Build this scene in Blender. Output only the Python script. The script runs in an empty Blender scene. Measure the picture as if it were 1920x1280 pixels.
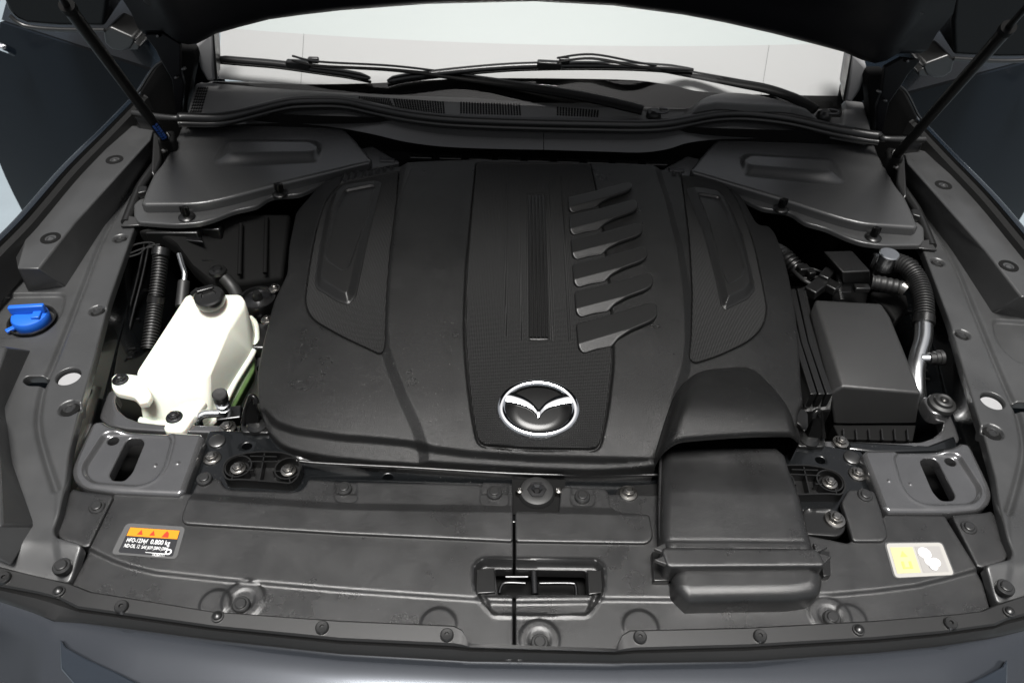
import bpy, math, numpy as np
from math import radians, sin, cos, pi
from mathutils import Vector, Matrix, Euler

S = bpy.context.scene
# ------------------------------------------------------------------ camera, sky, sun, exposure
FOC, PITCH, YAW, ROLL = 1400.0, radians(44), radians(1.2245), radians(2.4107)
CAMP = np.array([-.0506, 0, .8])
_F = np.array([sin(YAW)*cos(PITCH), cos(YAW)*cos(PITCH), -sin(PITCH)])
_R0 = np.array([cos(YAW), -sin(YAW), 0]); _U0 = np.cross(_R0, _F)
_R = cos(ROLL)*_R0 + sin(ROLL)*_U0; _U = -sin(ROLL)*_R0 + cos(ROLL)*_U0
cd = bpy.data.cameras.new('camera'); cam = bpy.data.objects.new('camera', cd); S.collection.objects.link(cam)
cd.sensor_width = 36; cd.lens = FOC/1920*36; cd.clip_start = .02; cd.clip_end = 500
cam.matrix_world = Matrix([[_R[0], _U[0], -_F[0], CAMP[0]], [_R[1], _U[1], -_F[1], CAMP[1]], [_R[2], _U[2], -_F[2], CAMP[2]], [0, 0, 0, 1]])
cd.dof.use_dof = True; cd.dof.focus_distance = 1.05; cd.dof.aperture_fstop = 9.0
S.camera = cam
W = bpy.data.worlds.new('World'); S.world = W; W.use_nodes = True
wn = W.node_tree; bg = wn.nodes['Background']
sky = wn.nodes.new('ShaderNodeTexSky'); sky.sky_type = 'NISHITA'; sky.sun_disc = False
SUN_EL, SUN_AZ = radians(80), radians(180)      # azimuth measured clockwise from +y: behind the viewer, to the left
sky.sun_elevation = SUN_EL; sky.sun_rotation = SUN_AZ; sky.dust_density = 6; sky.air_density = 1.0; sky.ozone_density = .6
hs = wn.nodes.new('ShaderNodeHueSaturation'); hs.inputs['Saturation'].default_value = .22
wn.links.new(sky.outputs[0], hs.inputs['Color']); wn.links.new(hs.outputs[0], bg.inputs['Color'])
bg.inputs['Strength'].default_value = .05
sl = bpy.data.lights.new('sun', 'SUN'); sl.energy = 4.0; sl.angle = radians(22); sl.color = (1, .98, .95)
sun = bpy.data.objects.new('sun', sl); S.collection.objects.link(sun)
sd_ = Vector((sin(SUN_AZ)*cos(SUN_EL), cos(SUN_AZ)*cos(SUN_EL), sin(SUN_EL)))
sun.rotation_euler = sd_.to_track_quat('Z', 'Y').to_euler()
S.view_settings.view_transform = 'Standard'; S.view_settings.look = 'None'; S.view_settings.exposure = .8; S.view_settings.gamma = 1

# ------------------------------------------------------------------ pixel of the photograph -> point of the place
def ray(px, py):
    return _F + (px-960)/FOC*_R - (py-640)/FOC*_U
def P(px, py, z=0.):
    d = ray(px, py); t = (z-CAMP[2])/d[2]; return CAMP + d*t
def PY(px, py, y):
    d = ray(px, py); return CAMP + d*(y/d[1])
def PX(px, py, x):
    d = ray(px, py); return CAMP + d*((x-CAMP[0])/d[0])
def PZ(px, py, zf):
    z = 0.
    for _ in range(14):
        p = P(px, py, z); z = .5*z + .5*float(zf(p[0], p[1]))
    return P(px, py, z)
def W2(pts, z=0.):            # pixel list -> Nx2 world plan
    if callable(z): return np.array([PZ(a[0], a[1], z)[:2] for a in pts])
    return np.array([P(a[0], a[1], a[2] if len(a) > 2 else z)[:2] for a in pts])
def W3(pts, z=0.):
    return np.array([P(a[0], a[1], a[2] if len(a) > 2 else z) for a in pts])
def flat(v):
    return lambda x, y: v + 0*np.asarray(x)
def rnd(P_, r, n=5, closed=True):   # round the corners of a polyline
    P_ = np.asarray(P_, float); N = len(P_); out = []
    rr = r if hasattr(r, '__len__') else [r]*N
    for i in range(N):
        if not closed and i in (0, N-1): out.append(P_[i]); continue
        a, b, c = P_[i-1], P_[i], P_[(i+1) % N]
        la, lc = np.linalg.norm(a-b), np.linalg.norm(c-b)
        k = min(rr[i], .48*la, .48*lc)
        if k < 1e-6: out.append(b); continue
        p0 = b+(a-b)/la*k; p1 = b+(c-b)/lc*k
        for t in np.linspace(0, 1, n): out.append((1-t)**2*p0+2*t*(1-t)*b+t*t*p1)
    return np.array(out)
def cr(P_, n=8, closed=False):      # Catmull-Rom
    P_ = np.asarray(P_, float); N = len(P_); out = []
    for i in range(N if closed else N-1):
        if closed: p0, p1, p2, p3 = P_[i-1], P_[i], P_[(i+1) % N], P_[(i+2) % N]
        else: p0, p1, p2, p3 = P_[max(i-1, 0)], P_[i], P_[i+1], P_[min(i+2, N-1)]
        for t in np.arange(n)/n:
            out.append(.5*((2*p1)+(-p0+p2)*t+(2*p0-5*p1+4*p2-p3)*t*t+(-p0+3*p1-3*p2+p3)*t**3))
    if not closed: out.append(P_[-1])
    return np.array(out)
def ell(c, rx, ry, n=28, a0=0.):
    t = np.arange(n)/n*2*pi; return np.c_[c[0]+rx*np.cos(t)*cos(a0)-ry*np.sin(t)*sin(a0), c[1]+rx*np.cos(t)*sin(a0)+ry*np.sin(t)*cos(a0)]
def seg(Q, P_, closed=True, near=False):
    """distance (signed when closed) of points Q to polygon/polyline P_"""
    x, y = Q[:, 0], Q[:, 1]; best = np.full(len(Q), 1e9); ins = np.zeros(len(Q), bool); nx = np.zeros(len(Q)); ny = np.zeros(len(Q))
    N = len(P_)
    for i in range(N if closed else N-1):
        ax, ay = P_[i]; bx, by = P_[(i+1) % N]; dx, dy = bx-ax, by-ay; L = dx*dx+dy*dy
        if L < 1e-16: continue
        t = np.clip(((x-ax)*dx+(y-ay)*dy)/L, 0, 1); cx, cy = ax+t*dx, ay+t*dy
        d = (x-cx)**2+(y-cy)**2; m = d < best
        best[m] = d[m]
        if near: nx[m] = cx[m]; ny[m] = cy[m]
        if closed and ay != by:
            c = ((ay > y) != (by > y)) & (x < dx*(y-ay)/dy+ax); ins ^= c
    d = np.sqrt(best)
    if closed: d = np.where(ins, -d, d)
    return (d, nx, ny) if near else d
def sst(t): t = np.clip(t, 0, 1); return t*t*(3-2*t)
def FE(poly, h, a=0., b=.004, lin=False):     # raised (h>0) / sunk (h<0) area: full at sd<=a, zero at sd>=b
    if b-a < .0032: m_ = (a+b)/2; a, b = m_-.0016, m_+.0016
    def f(Q):
        lo = poly.min(0)-b-1e-4; hi = poly.max(0)+b+1e-4
        m = (Q[:, 0] > lo[0]) & (Q[:, 0] < hi[0]) & (Q[:, 1] > lo[1]) & (Q[:, 1] < hi[1])
        o = np.zeros(len(Q))
        if m.any():
            s = seg(Q[m], poly); t = np.clip((b-s)/(b-a), 0, 1); o[m] = h*(t if lin else sst(t))
        return o
    return f
def LI(line, h, w, closed=False):             # ridge / groove along a line
    def f(Q):
        lo = line.min(0)-3*w; hi = line.max(0)+3*w
        m = (Q[:, 0] > lo[0]) & (Q[:, 0] < hi[0]) & (Q[:, 1] > lo[1]) & (Q[:, 1] < hi[1])
        o = np.zeros(len(Q))
        if m.any(): o[m] = h*np.exp(-(seg(Q[m], line, closed)/w)**2)
        if closed: pass
        return o
    return f

# ------------------------------------------------------------------ objects
C = S.collection
MIR = 1
def mk(name, verts, faces, mat, parent=None, ang=38, label=None, flipfix=True):
    v = np.array(verts, float)
    if MIR < 0: v = v*np.array([-1, 1, 1])
    if MIR < 0: faces = [tuple(reversed(f)) for f in faces]
    me = bpy.data.meshes.new(name); me.from_pydata(v.tolist(), [], [tuple(map(int, f)) for f in faces]); me.update()
    o = bpy.data.objects.new(name, me); C.objects.link(o)
    if mat: me.materials.append(mat)
    if parent is not None: o.parent = parent
    me.shade_smooth()
    if ang < 180: me.set_sharp_from_angle(angle=radians(ang))
    if label: o['label'] = label
    return o
def thing(name, label, cat, loc=(0, 0, 0), group=None):
    o = bpy.data.objects.new(name, None); C.objects.link(o); o.empty_display_size = .02
    o['label'] = label; o['category'] = cat
    if group: o['group'] = group
    return o
def tag(o, label, cat, group=None, kind=None):
    if label: o['label'] = label
    if cat: o['category'] = cat
    if group: o['group'] = group
    if kind: o['kind'] = kind
    return o
def plate(name, out, zf, mat, parent=None, holes=(), feats=(), res=.003, r=.003, drop=None, thick=.012, ang=45, label=None, hr=None, tf=None):
    """pressed or moulded plate: a height field trimmed to its outline, with a clean rolled edge and a skirt"""
    out = np.asarray(out); drop = r if drop is None else drop; hr = min(r, .0015) if hr is None else hr
    lo = out.min(0)-res; hi = out.max(0)+res
    nx = int((hi[0]-lo[0])/res)+2; ny = int((hi[1]-lo[1])/res)+2
    X, Y = np.meshgrid(lo[0]+np.arange(nx)*res, lo[1]+np.arange(ny)*res, indexing='ij')
    Q = np.c_[X.ravel(), Y.ravel()]
    s = seg(Q, out)+r
    for h in holes:
        hl = h.min(0)-4*res-hr; hh = h.max(0)+4*res+hr
        m = (Q[:, 0] > hl[0]) & (Q[:, 0] < hh[0]) & (Q[:, 1] > hl[1]) & (Q[:, 1] < hh[1])
        if m.any(): s[m] = np.maximum(s[m], -seg(Q[m], h)+hr)
    G = s.reshape(nx, ny); cm = (G[:-1, :-1]+G[1:, :-1]+G[1:, 1:]+G[:-1, 1:])/4 < 0
    I, J = np.nonzero(cm); idx = lambda i, j: i*ny+j
    F_ = np.c_[idx(I, J), idx(I+1, J), idx(I+1, J+1), idx(I, J+1)]
    used, inv = np.unique(F_, return_inverse=True); F_ = inv.reshape(-1, 4); Q = Q[used]
    E_ = np.concatenate([F_[:, [0, 1]], F_[:, [1, 2]], F_[:, [2, 3]], F_[:, [3, 0]]])
    key = np.sort(E_, 1); k = key[:, 0]*np.int64(len(Q)+1)+key[:, 1]
    u, first, cnt = np.unique(k, return_index=True, return_counts=True)
    be = E_[first[cnt == 1]]
    bv = np.unique(be); B = Q[bv]
    best = np.full(len(bv), 1e9); N2 = B.copy(); D2 = np.zeros_like(B); rr = np.full(len(bv), r)
    for i, p in enumerate([out]+list(holes)):
        d, px, py = seg(B, p, True, True); rad = r if i == 0 else hr
        if i: d = -d
        tgt = np.abs(d+rad); m = tgt < best; best[m] = tgt[m]
        n_ = np.c_[px, py]; dr_ = np.where(d[:, None] < 0, B-n_, n_-B); L = np.linalg.norm(dr_, axis=1)
        cen = p.mean(0)-B if i == 0 else B-p.mean(0); cen = cen/np.maximum(np.linalg.norm(cen, axis=1), 1e-9)[:, None]
        dr_ = np.where(L[:, None] > 2e-5, dr_/np.maximum(L, 1e-9)[:, None], cen)
        N2[m] = n_[m]; D2[m] = dr_[m]; rr[m] = rad
    Q[bv] = N2+D2*rr[:, None]
    z = np.asarray(zf(Q[:, 0], Q[:, 1]), float)+np.zeros(len(Q))
    for f in feats: z = z+f(Q)
    V = [np.c_[Q, z]]; n0 = len(Q); z0 = z[bv]; nb = len(bv); faces = F_.tolist(); prev = {b: b for b in bv}
    dd = drop*rr/max(r, 1e-9) if r > 0 else rr*0
    ph = [30, 60, 90] if r > .0012 else [90]
    rings = [(N2+D2*(rr*(1-sin(radians(p))))[:, None], z0-dd*(1-cos(radians(p)))) for p in ph]
    rings.append((rings[-1][0], rings[-1][1]-(thick if tf is None else tf(N2))))
    for q_, (xy, zz) in enumerate(rings):
        V.append(np.c_[xy, zz]); cur = {b: n0+q_*nb+i for i, b in enumerate(bv)}
        faces += [(int(prev[y]), int(prev[x]), cur[x], cur[y]) for x, y in be]; prev = cur
    return mk(name, np.concatenate(V), faces, mat, parent, ang, label)
def loft(name, rows, mat, parent=None, closed=False, ang=40, label=None, cap=False):
    rows = [np.asarray(r, float) for r in rows]; n = len(rows[0]); V = np.concatenate(rows); f = []
    for i in range(len(rows)-1):
        for j in range(n if closed else n-1):
            a = i*n+j; b = i*n+(j+1) % n; f.append((a, b, b+n, a+n))
    if cap: f.append(tuple(range(n-1, -1, -1))); f.append(tuple(range((len(rows)-1)*n, len(rows)*n)))
    return mk(name, V, f, mat, parent, ang, label)
def wall(name, line, z0, z1, th_, mat, parent=None, closed=False):
    """thin upright web following a line in plan"""
    L = np.asarray(line, float); n = len(L); V = []; f = []
    for i in range(n):
        a, b = (L[i-1], L[(i+1) % n]) if closed else (L[max(i-1, 0)], L[min(i+1, n-1)])
        t = b-a; t = t/max(np.linalg.norm(t), 1e-9); m = np.array([-t[1], t[0]])*th_/2
        for p, z in ((L[i]+m, z0), (L[i]+m*.8, z1), (L[i]-m*.8, z1), (L[i]-m, z0)): V.append((p[0], p[1], z))
    for i in range(n if closed else n-1):
        j = (i+1) % n
        for k in range(3): f.append((i*4+k, i*4+k+1, j*4+k+1, j*4+k))
    if not closed: f += [(0, 3, 2, 1), (4*n-4, 4*n-3, 4*n-2, 4*n-1)]
    return mk(name, V, f, mat, parent, 40)
def tubegeo(pts, r, n=12, sq=1.):
    pts = np.asarray(pts, float); N = len(pts); V = []; f = []
    rr = r if hasattr(r, '__len__') else [r]*N
    up = np.array([0, 0, 1.]); prev = None
    for i in range(N):
        t = pts[min(i+1, N-1)]-pts[max(i-1, 0)]; t /= max(np.linalg.norm(t), 1e-9)
        a = np.cross(t, up if abs(t[2]) < .95 else np.array([1., 0, 0])) if prev is None else prev-t*np.dot(prev, t)
        a /= max(np.linalg.norm(a), 1e-9); prev = a; b = np.cross(a, t)
        for k in range(n):
            q = 2*pi*k/n; V.append(pts[i]+rr[i]*(a*cos(q)+b*sin(q)*sq))
    for i in range(N-1):
        for k in range(n):
            f.append((i*n+k, i*n+(k+1) % n, (i+1)*n+(k+1) % n, (i+1)*n+k))
    f.append(tuple(range(n))[::-1]); f.append(tuple((N-1)*n+k for k in range(n)))
    return V, f
def tube(name, pts, r, mat, parent=None, n=12, label=None, sq=1., ang=50):
    V, f = tubegeo(pts, r, n, sq); return mk(name, V, f, mat, parent, ang, label)
def corrugated(name, pts, r, mat, parent=None, pitch=.005, amp=.0016, n=14, label=None):
    pts = cr(pts, 24); d = np.r_[0, np.cumsum(np.linalg.norm(np.diff(pts, axis=0), axis=1))]
    m = int(d[-1]/pitch*4); s = np.linspace(0, d[-1], m); Q = np.c_[[np.interp(s, d, pts[:, i]) for i in range(3)]].T
    rr = r+amp*np.where((np.arange(m) % 4) < 2, 1, -1)
    return tube(name, Q, rr, mat, parent, n, label, ang=30)
def lathegeo(prof, c, axis=(0, 0, 1), n=24):
    ax = np.array(axis, float); ax /= np.linalg.norm(ax)
    a = np.cross(ax, [0, 1, 0]) if abs(ax[1]) < .9 else np.cross(ax, [1, 0, 0]); a /= np.linalg.norm(a); b = np.cross(ax, a)
    V = []; f = []; c = np.asarray(c, float)
    for r_, h in prof:
        for k in range(n):
            q = 2*pi*k/n; V.append(c+ax*h+r_*(a*cos(q)+b*sin(q)))
    for i in range(len(prof)-1):
        for k in range(n): f.append((i*n+k, i*n+(k+1) % n, (i+1)*n+(k+1) % n, (i+1)*n+k))
    if prof[-1][0] > 1e-5: f.append(tuple((len(prof)-1)*n+k for k in range(n)))
    return V, f
def lathe(name, prof, c, mat, parent=None, axis=(0, 0, 1), n=24, label=None, ang=35):
    V, f = lathegeo(prof, c, axis, n); return mk(name, V, f, mat, parent, ang, label)
def join(*gs):
    V = []; F_ = []
    for v, f in gs:
        o = len(V); V += [tuple(p) for p in v]; F_ += [tuple(i+o for i in q) for q in f]
    return V, F_
def boxgeo(c, d, R=None):
    d = np.array(d)/2; v = np.array([[sx, sy, sz] for sx in (-1, 1) for sy in (-1, 1) for sz in (-1, 1)])*d
    if R is not None: v = v@np.array(R.to_3x3() if hasattr(R, 'to_3x3') else R).T
    return (v+np.array(c)).tolist(), [(0, 1, 3, 2), (4, 6, 7, 5), (0, 4, 5, 1), (2, 3, 7, 6), (0, 2, 6, 4), (1, 5, 7, 3)]
def bevel(o, w=.003, seg_=3):
    m = o.modifiers.new('bevel', 'BEVEL'); m.width = w; m.segments = seg_; m.limit_method = 'ANGLE'; m.angle_limit = radians(30); return o
def poly3(name, top, bot, mat, parent=None, bw=.003, label=None, segs=3):
    """closed solid between two loops of 3-D points"""
    n = len(top); V = [*map(tuple, top), *map(tuple, bot)]
    f = [tuple(range(n)), tuple(range(2*n-1, n-1, -1))]+[(i, i+n, (i+1) % n+n, (i+1) % n) for i in range(n)]
    o = mk(name, V, f, mat, parent, 40, label)
    import bmesh
    b = bmesh.new(); b.from_mesh(o.data); bmesh.ops.recalc_face_normals(b, faces=b.faces); b.to_mesh(o.data); b.free()
    if bw: bevel(o, bw, segs)
    return o
_mesh = {}
def inst(key, name, geo, mat, loc, parent=None, rot=(0, 0, 0), sc=1., label=None, ang=35):
    """copy of a small part that shares its mesh"""
    if key not in _mesh:
        V, f = geo; me = bpy.data.meshes.new(name); me.from_pydata([tuple(p) for p in V], [], [tuple(map(int, q)) for q in f])
        me.materials.append(mat); me.shade_smooth(); me.set_sharp_from_angle(angle=radians(ang)); _mesh[key] = me
    o = bpy.data.objects.new(name, _mesh[key]); C.objects.link(o)
    o.location = (loc[0]*MIR, loc[1], loc[2]); o.rotation_euler = rot if MIR > 0 else (rot[0], -rot[1], -rot[2]); o.scale = (sc, sc, sc)
    if parent is not None: o.parent = parent
    if label: o['label'] = label
    return o

# ------------------------------------------------------------------ materials
def pbr(name, col, rough=.5, metal=0., spec=.5, bump=0., bscale=400., coat=0., var=0., vscale=6., crough=.03, tr=0., dust=0., ior=1.5, rvar=0.):
    m = bpy.data.materials.new(name); m.use_nodes = True; nt = m.node_tree; b = nt.nodes['Principled BSDF']; L = nt.links
    b.inputs['Base Color'].default_value = (*col, 1); b.inputs['Roughness'].default_value = rough; b.inputs['Metallic'].default_value = metal
    b.inputs['Specular IOR Level'].default_value = spec; b.inputs['Coat Weight'].default_value = coat; b.inputs['Coat Roughness'].default_value = crough
    b.inputs['Transmission Weight'].default_value = tr; b.inputs['IOR'].default_value = ior
    tc = nt.nodes.new('ShaderNodeTexCoord')
    def noise(sc, det=4, ro=.6):
        n = nt.nodes.new('ShaderNodeTexNoise'); n.inputs['Scale'].default_value = sc; n.inputs['Detail'].default_value = det; n.inputs['Roughness'].default_value = ro
        L.new(tc.outputs['Object'], n.inputs['Vector']); return n
    colsock = None
    if var:
        n = noise(vscale, 6); mr = nt.nodes.new('ShaderNodeMapRange'); mr.inputs[1].default_value = .3; mr.inputs[2].default_value = .7
        mr.inputs[3].default_value = 1-var; mr.inputs[4].default_value = 1+var; L.new(n.outputs['Fac'], mr.inputs[0])
        mx = nt.nodes.new('ShaderNodeVectorMath'); mx.operation = 'SCALE'; mx.inputs[0].default_value = col; L.new(mr.outputs[0], mx.inputs['Scale']); colsock = mx.outputs[0]
    if dust:
        n = noise(420, 2, .5); mr = nt.nodes.new('ShaderNodeMapRange'); mr.inputs[1].default_value = .70; mr.inputs[2].default_value = .78; L.new(n.outputs['Fac'], mr.inputs[0])
        n2 = noise(9, 4, .6); m2 = nt.nodes.new('ShaderNodeMapRange'); m2.inputs[1].default_value = .45; m2.inputs[2].default_value = .65; L.new(n2.outputs['Fac'], m2.inputs[0])
        mu = nt.nodes.new('ShaderNodeMath'); mu.operation = 'MULTIPLY'; L.new(mr.outputs[0], mu.inputs[0]); L.new(m2.outputs[0], mu.inputs[1])
        mu2 = nt.nodes.new('ShaderNodeMath'); mu2.operation = 'MULTIPLY'; mu2.inputs[1].default_value = dust; L.new(mu.outputs[0], mu2.inputs[0])
        mx = nt.nodes.new('ShaderNodeMix'); mx.data_type = 'RGBA'; mx.inputs[6].default_value = (*col, 1); mx.inputs[7].default_value = (.45, .44, .42, 1)
        if colsock: L.new(colsock, mx.inputs[6])
        L.new(mu2.outputs[0], mx.inputs[0]); colsock = mx.outputs[2]
    if colsock: L.new(colsock, b.inputs['Base Color'])
    if rvar:
        n = noise(14, 5); mr = nt.nodes.new('ShaderNodeMapRange'); mr.inputs[1].default_value = .3; mr.inputs[2].default_value = .7
        mr.inputs[3].default_value = rough-rvar; mr.inputs[4].default_value = rough+rvar; L.new(n.outputs['Fac'], mr.inputs[0]); L.new(mr.outputs[0], b.inputs['Roughness'])
    if bump:
        n = noise(bscale, 3, .55); bp = nt.nodes.new('ShaderNodeBump'); bp.inputs['Strength'].default_value = bump; bp.inputs['Distance'].default_value = .0006
        L.new(n.outputs['Fac'], bp.inputs['Height']); L.new(bp.outputs[0], b.inputs['Normal'])
    return m
def weave(name, col, rough=.45, pitch=.0034):
    m = pbr(name, col, rough, spec=.22); nt = m.node_tree; L = nt.links; b = nt.nodes['Principled BSDF']; tc = nt.nodes['Texture Coordinate']
    sx = nt.nodes.new('ShaderNodeSeparateXYZ'); L.new(tc.outputs['Object'], sx.inputs[0])
    def sn(a, s):
        k = nt.nodes.new('ShaderNodeMath'); k.operation = 'MULTIPLY'; k.inputs[1].default_value = s; L.new(a, k.inputs[0])
        q = nt.nodes.new('ShaderNodeMath'); q.operation = 'SINE'; L.new(k.outputs[0], q.inputs[0]); return q.outputs[0]
    a = nt.nodes.new('ShaderNodeMath'); L.new(sx.outputs[0], a.inputs[0]); L.new(sx.outputs[1], a.inputs[1])
    d = nt.nodes.new('ShaderNodeMath'); d.operation = 'SUBTRACT'; L.new(sx.outputs[0], d.inputs[0]); L.new(sx.outputs[1], d.inputs[1])
    w = 2*pi/pitch/1.0
    mu = nt.nodes.new('ShaderNodeMath'); mu.operation = 'MULTIPLY'; L.new(sn(a.outputs[0], w*.7), mu.inputs[0]); L.new(sn(d.outputs[0], w*.7), mu.inputs[1])
    bp = nt.nodes.new('ShaderNodeBump'); bp.inputs['Strength'].default_value = .8; bp.inputs['Distance'].default_value = .0006
    L.new(mu.outputs[0], bp.inputs['Height']); L.new(bp.outputs[0], b.inputs['Normal'])
    mr = nt.nodes.new('ShaderNodeMapRange'); mr.inputs[1].default_value = -1; mr.inputs[3].default_value = .7; mr.inputs[4].default_value = 1.5; L.new(mu.outputs[0], mr.inputs[0])
    v = nt.nodes.new('ShaderNodeVectorMath'); v.operation = 'SCALE'; v.inputs[0].default_value = col; L.new(mr.outputs[0], v.inputs['Scale']); L.new(v.outputs[0], b.inputs['Base Color'])
    return m
M_cover = pbr('engine_plastic', (.006, .006, .006), .33, bump=.9, bscale=1300, var=.2, vscale=9, dust=.4, spec=.3, rvar=.07)
M_weave = weave('woven_plastic', (0.006, 0.006, 0.006), .52)
M_blade = pbr('insert_plastic', (.007, .007, .007), .36, bump=.35, bscale=1200, spec=.35)
M_glossblk = pbr('emblem_black', (.004, .004, .004), .2, spec=.2)
M_chrome = pbr('chrome', (.85, .86, .88), .06, metal=1)
M_trim = pbr('grey_plastic', (.034, .0345, .035), .33, spec=.65, bump=.22, bscale=1200, var=.16, vscale=7, rvar=.07, dust=.10)
M_shroud = pbr('shroud_plastic', (.012, .012, .0122), .32, spec=.7, bump=.45, bscale=1700, var=.3, vscale=10, dust=.14, rvar=.09)
M_cowl = pbr('cowl_plastic', (.045, .0455, .046), .27, spec=.75, bump=.12, bscale=1200)
M_clip = pbr('clip_plastic', (.012, .012, .012), .30, spec=.8, bump=.2, bscale=1200)
M_rub = pbr('rubber', (0.01, 0.01, 0.01), .5, bump=.15, bscale=600)
M_seal = pbr('seal_rubber', (.009, .009, .009), .33, spec=.6, bump=.15, bscale=900, var=.15)
M_blk = pbr('black_plastic', (.006, .006, .006), .28, spec=.6, bump=.2, bscale=900)
M_mblk = pbr('matte_black', (.004, .004, .004), .75, spec=.12, bump=.3, bscale=300)
M_beam = pbr('painted_black_steel', (0.004, 0.0045, 0.005), .22, coat=.5, bump=.12, bscale=260, dust=.5, var=.2)
M_lock = pbr('painted_grey_steel', (.13, .13, .133), .2, coat=1, metal=.7, spec=1.0, var=.1, vscale=14, rvar=.03, crough=.08)
M_steel = pbr('zinc_steel', (.30, .29, .275), .25, metal=1, var=.2, vscale=60)
M_dsteel = pbr('dark_steel', (0.09, 0.09, 0.092), .32, metal=1, var=.2, vscale=80)
M_alu = pbr('aluminium', (0.7, 0.71, 0.72), .25, metal=1, bump=.1, bscale=500)
M_paint = pbr('navy_paint', (.004, .006, .009), .4, spec=.05)
M_wing = pbr('navy_wing_paint', (.006, .009, .013), .25, coat=.6)
M_bump = pbr('bluish_grey_paint', (.045, .050, .059), .18, coat=1, metal=.6, crough=.02)
M_blue = pbr('blue_plastic', (0.01, 0.1, 0.5), .38, bump=.1, bscale=500)
M_res = pbr('cream_plastic', (.66, .67, .58), .30, bump=.06, bscale=200)
for k_, v_ in (('Subsurface Weight', .25), ('Subsurface Scale', .02)): M_res.node_tree.nodes['Principled BSDF'].inputs[k_].default_value = v_
M_green = pbr('coolant_tinted_plastic', (.10, .17, .06), .3, var=.3, vscale=30)
M_white = pbr('white_panel', (.30, .30, .303), .6)
M_gnd = pbr('pale_concrete', (0.16, 0.19, 0.21), .8, bump=.3, bscale=60, var=.08, vscale=3)
M_hood = pbr('hood_underside', (.003, .003, .004), .45, spec=.15, bump=.2, bscale=200)
M_stick = pbr('blue_print', (.01, .09, .42), .4)
M_orange = pbr('orange_print', (.62, .22, .01), .25, coat=.8)
M_lblk = pbr('label_black', (0.02, 0.02, 0.022), .22, coat=.8)
M_clear = pbr('label_film', (0.08, 0.08, 0.08), .18, coat=.8)
M_ink = pbr('white_print', (.85, .85, .85), .3)
M_red = pbr('red_print', (.55, .03, .01), .4)
M_yel = pbr('yellow_print', (.45, .42, .22), .3, coat=.8)
M_pale = pbr('pale_label', (0.34, 0.33, 0.31), .25, coat=.8)
M_strut = pbr('strut_black', (.003, .003, .003), .5, spec=.1)
M_scut = pbr('scuttle_plastic', (.085, .085, .085), .42, bump=.2, bscale=900, var=.12, vscale=8)
M_pil = pbr('pillar_plastic', (.22, .22, .225), .5)
M_refl = pbr('reflection_gloss', (.010, .014, .02), .12, coat=1, spec=.5)
M_air = pbr('filter_plastic', (.018, .018, .018), .36, spec=.55, bump=.6, bscale=1400, var=.15)
M_plug = pbr('pale_plug', (.26, .26, .265), .5)
M_mirr = pbr('mirror_housing', (.003, .0032, .0035), .25, spec=.2)
def glassmat():
    m = bpy.data.materials.new('windscreen_glass'); m.use_nodes = True; nt = m.node_tree; nt.nodes.clear(); L = nt.links
    o = nt.nodes.new('ShaderNodeOutputMaterial'); mx = nt.nodes.new('ShaderNodeMixShader'); g = nt.nodes.new('ShaderNodeBsdfGlossy'); t = nt.nodes.new('ShaderNodeBsdfTransparent')
    t.inputs[0].default_value = (.88, .885, .88, 1); g.inputs['Roughness'].default_value = .02; fr = nt.nodes.new('ShaderNodeFresnel'); fr.inputs[0].default_value = 1.52
    L.new(fr.outputs[0], mx.inputs[0]); L.new(t.outputs[0], mx.inputs[1]); L.new(g.outputs[0], mx.inputs[2]); L.new(mx.outputs[0], o.inputs[0]); return m
M_glass = glassmat()

# ================================================================== SETTING
g = mk('ground', [(-60, -60, -.9), (60, -60, -.9), (60, 60, -.9), (-60, 60, -.9)], [(0, 1, 2, 3)], M_gnd); tag(g, None, None, kind='structure')
# ================================================================== ENGINE COVER
def zc(x, y):
    a = np.clip((np.abs(x)-.16)/.28, 0, 1.4); b = np.clip((y-1.0)/.3, 0, 1); c = np.clip((.68-y)/.1, 0, 1)
    return +.018+.044*(1-np.clip((1.15-y)/.56, 0, 1.05)**2)-.045*a**2.2-.004*b-.012*c*c
ec = thing('engine_cover', 'black textured plastic engine cover with round emblem filling the middle of the bay', 'engine cover')
out = rnd(W2([(604, 350), (640, 336), (760, 318), (900, 312), (1100, 318), (1225, 322), (1300, 338), (1352, 350), (1388, 374), (1405, 405), (1418, 428), (1437, 428),
    (1450, 442), (1466, 482), (1478, 530), (1490, 600), (1496, 660), (1499, 720), (1504, 764), (1493, 778), (1494, 802), (1481, 826), (1487, 868), (1218, 884),
    (1100, 888), (1000, 884), (860, 876), (700, 865), (620, 857), (560, 846), (528, 836), (506, 815), (496, 795), (484, 772), (485, 700), (495, 650), (515, 572), (540, 520), (543, 470), (556, 405)], zc), .012)
spine = W2([(770, 290), (756, 345), (745, 400), (736, 480), (729, 560), (726, 620), (728, 662), (742, 705), (764, 760), (786, 808), (800, 850), (805, 900),
    (1212, 910), (1222, 872), (1240, 830), (1252, 790), (1262, 750), (1277, 705), (1284, 650), (1283, 600), (1278, 540), (1268, 480), (1254, 420), (1240, 370), (1225, 320), (1218, 290)], zc)
upper = rnd(W2([(500, 240), (1560, 260), (1560, 880), (1470, 900), (1215, 874), (1000, 869), (880, 861), (803, 851), (778, 836), (640, 824), (560, 813), (520, 800), (500, 780), (440, 740)], zc), .01)
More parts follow.
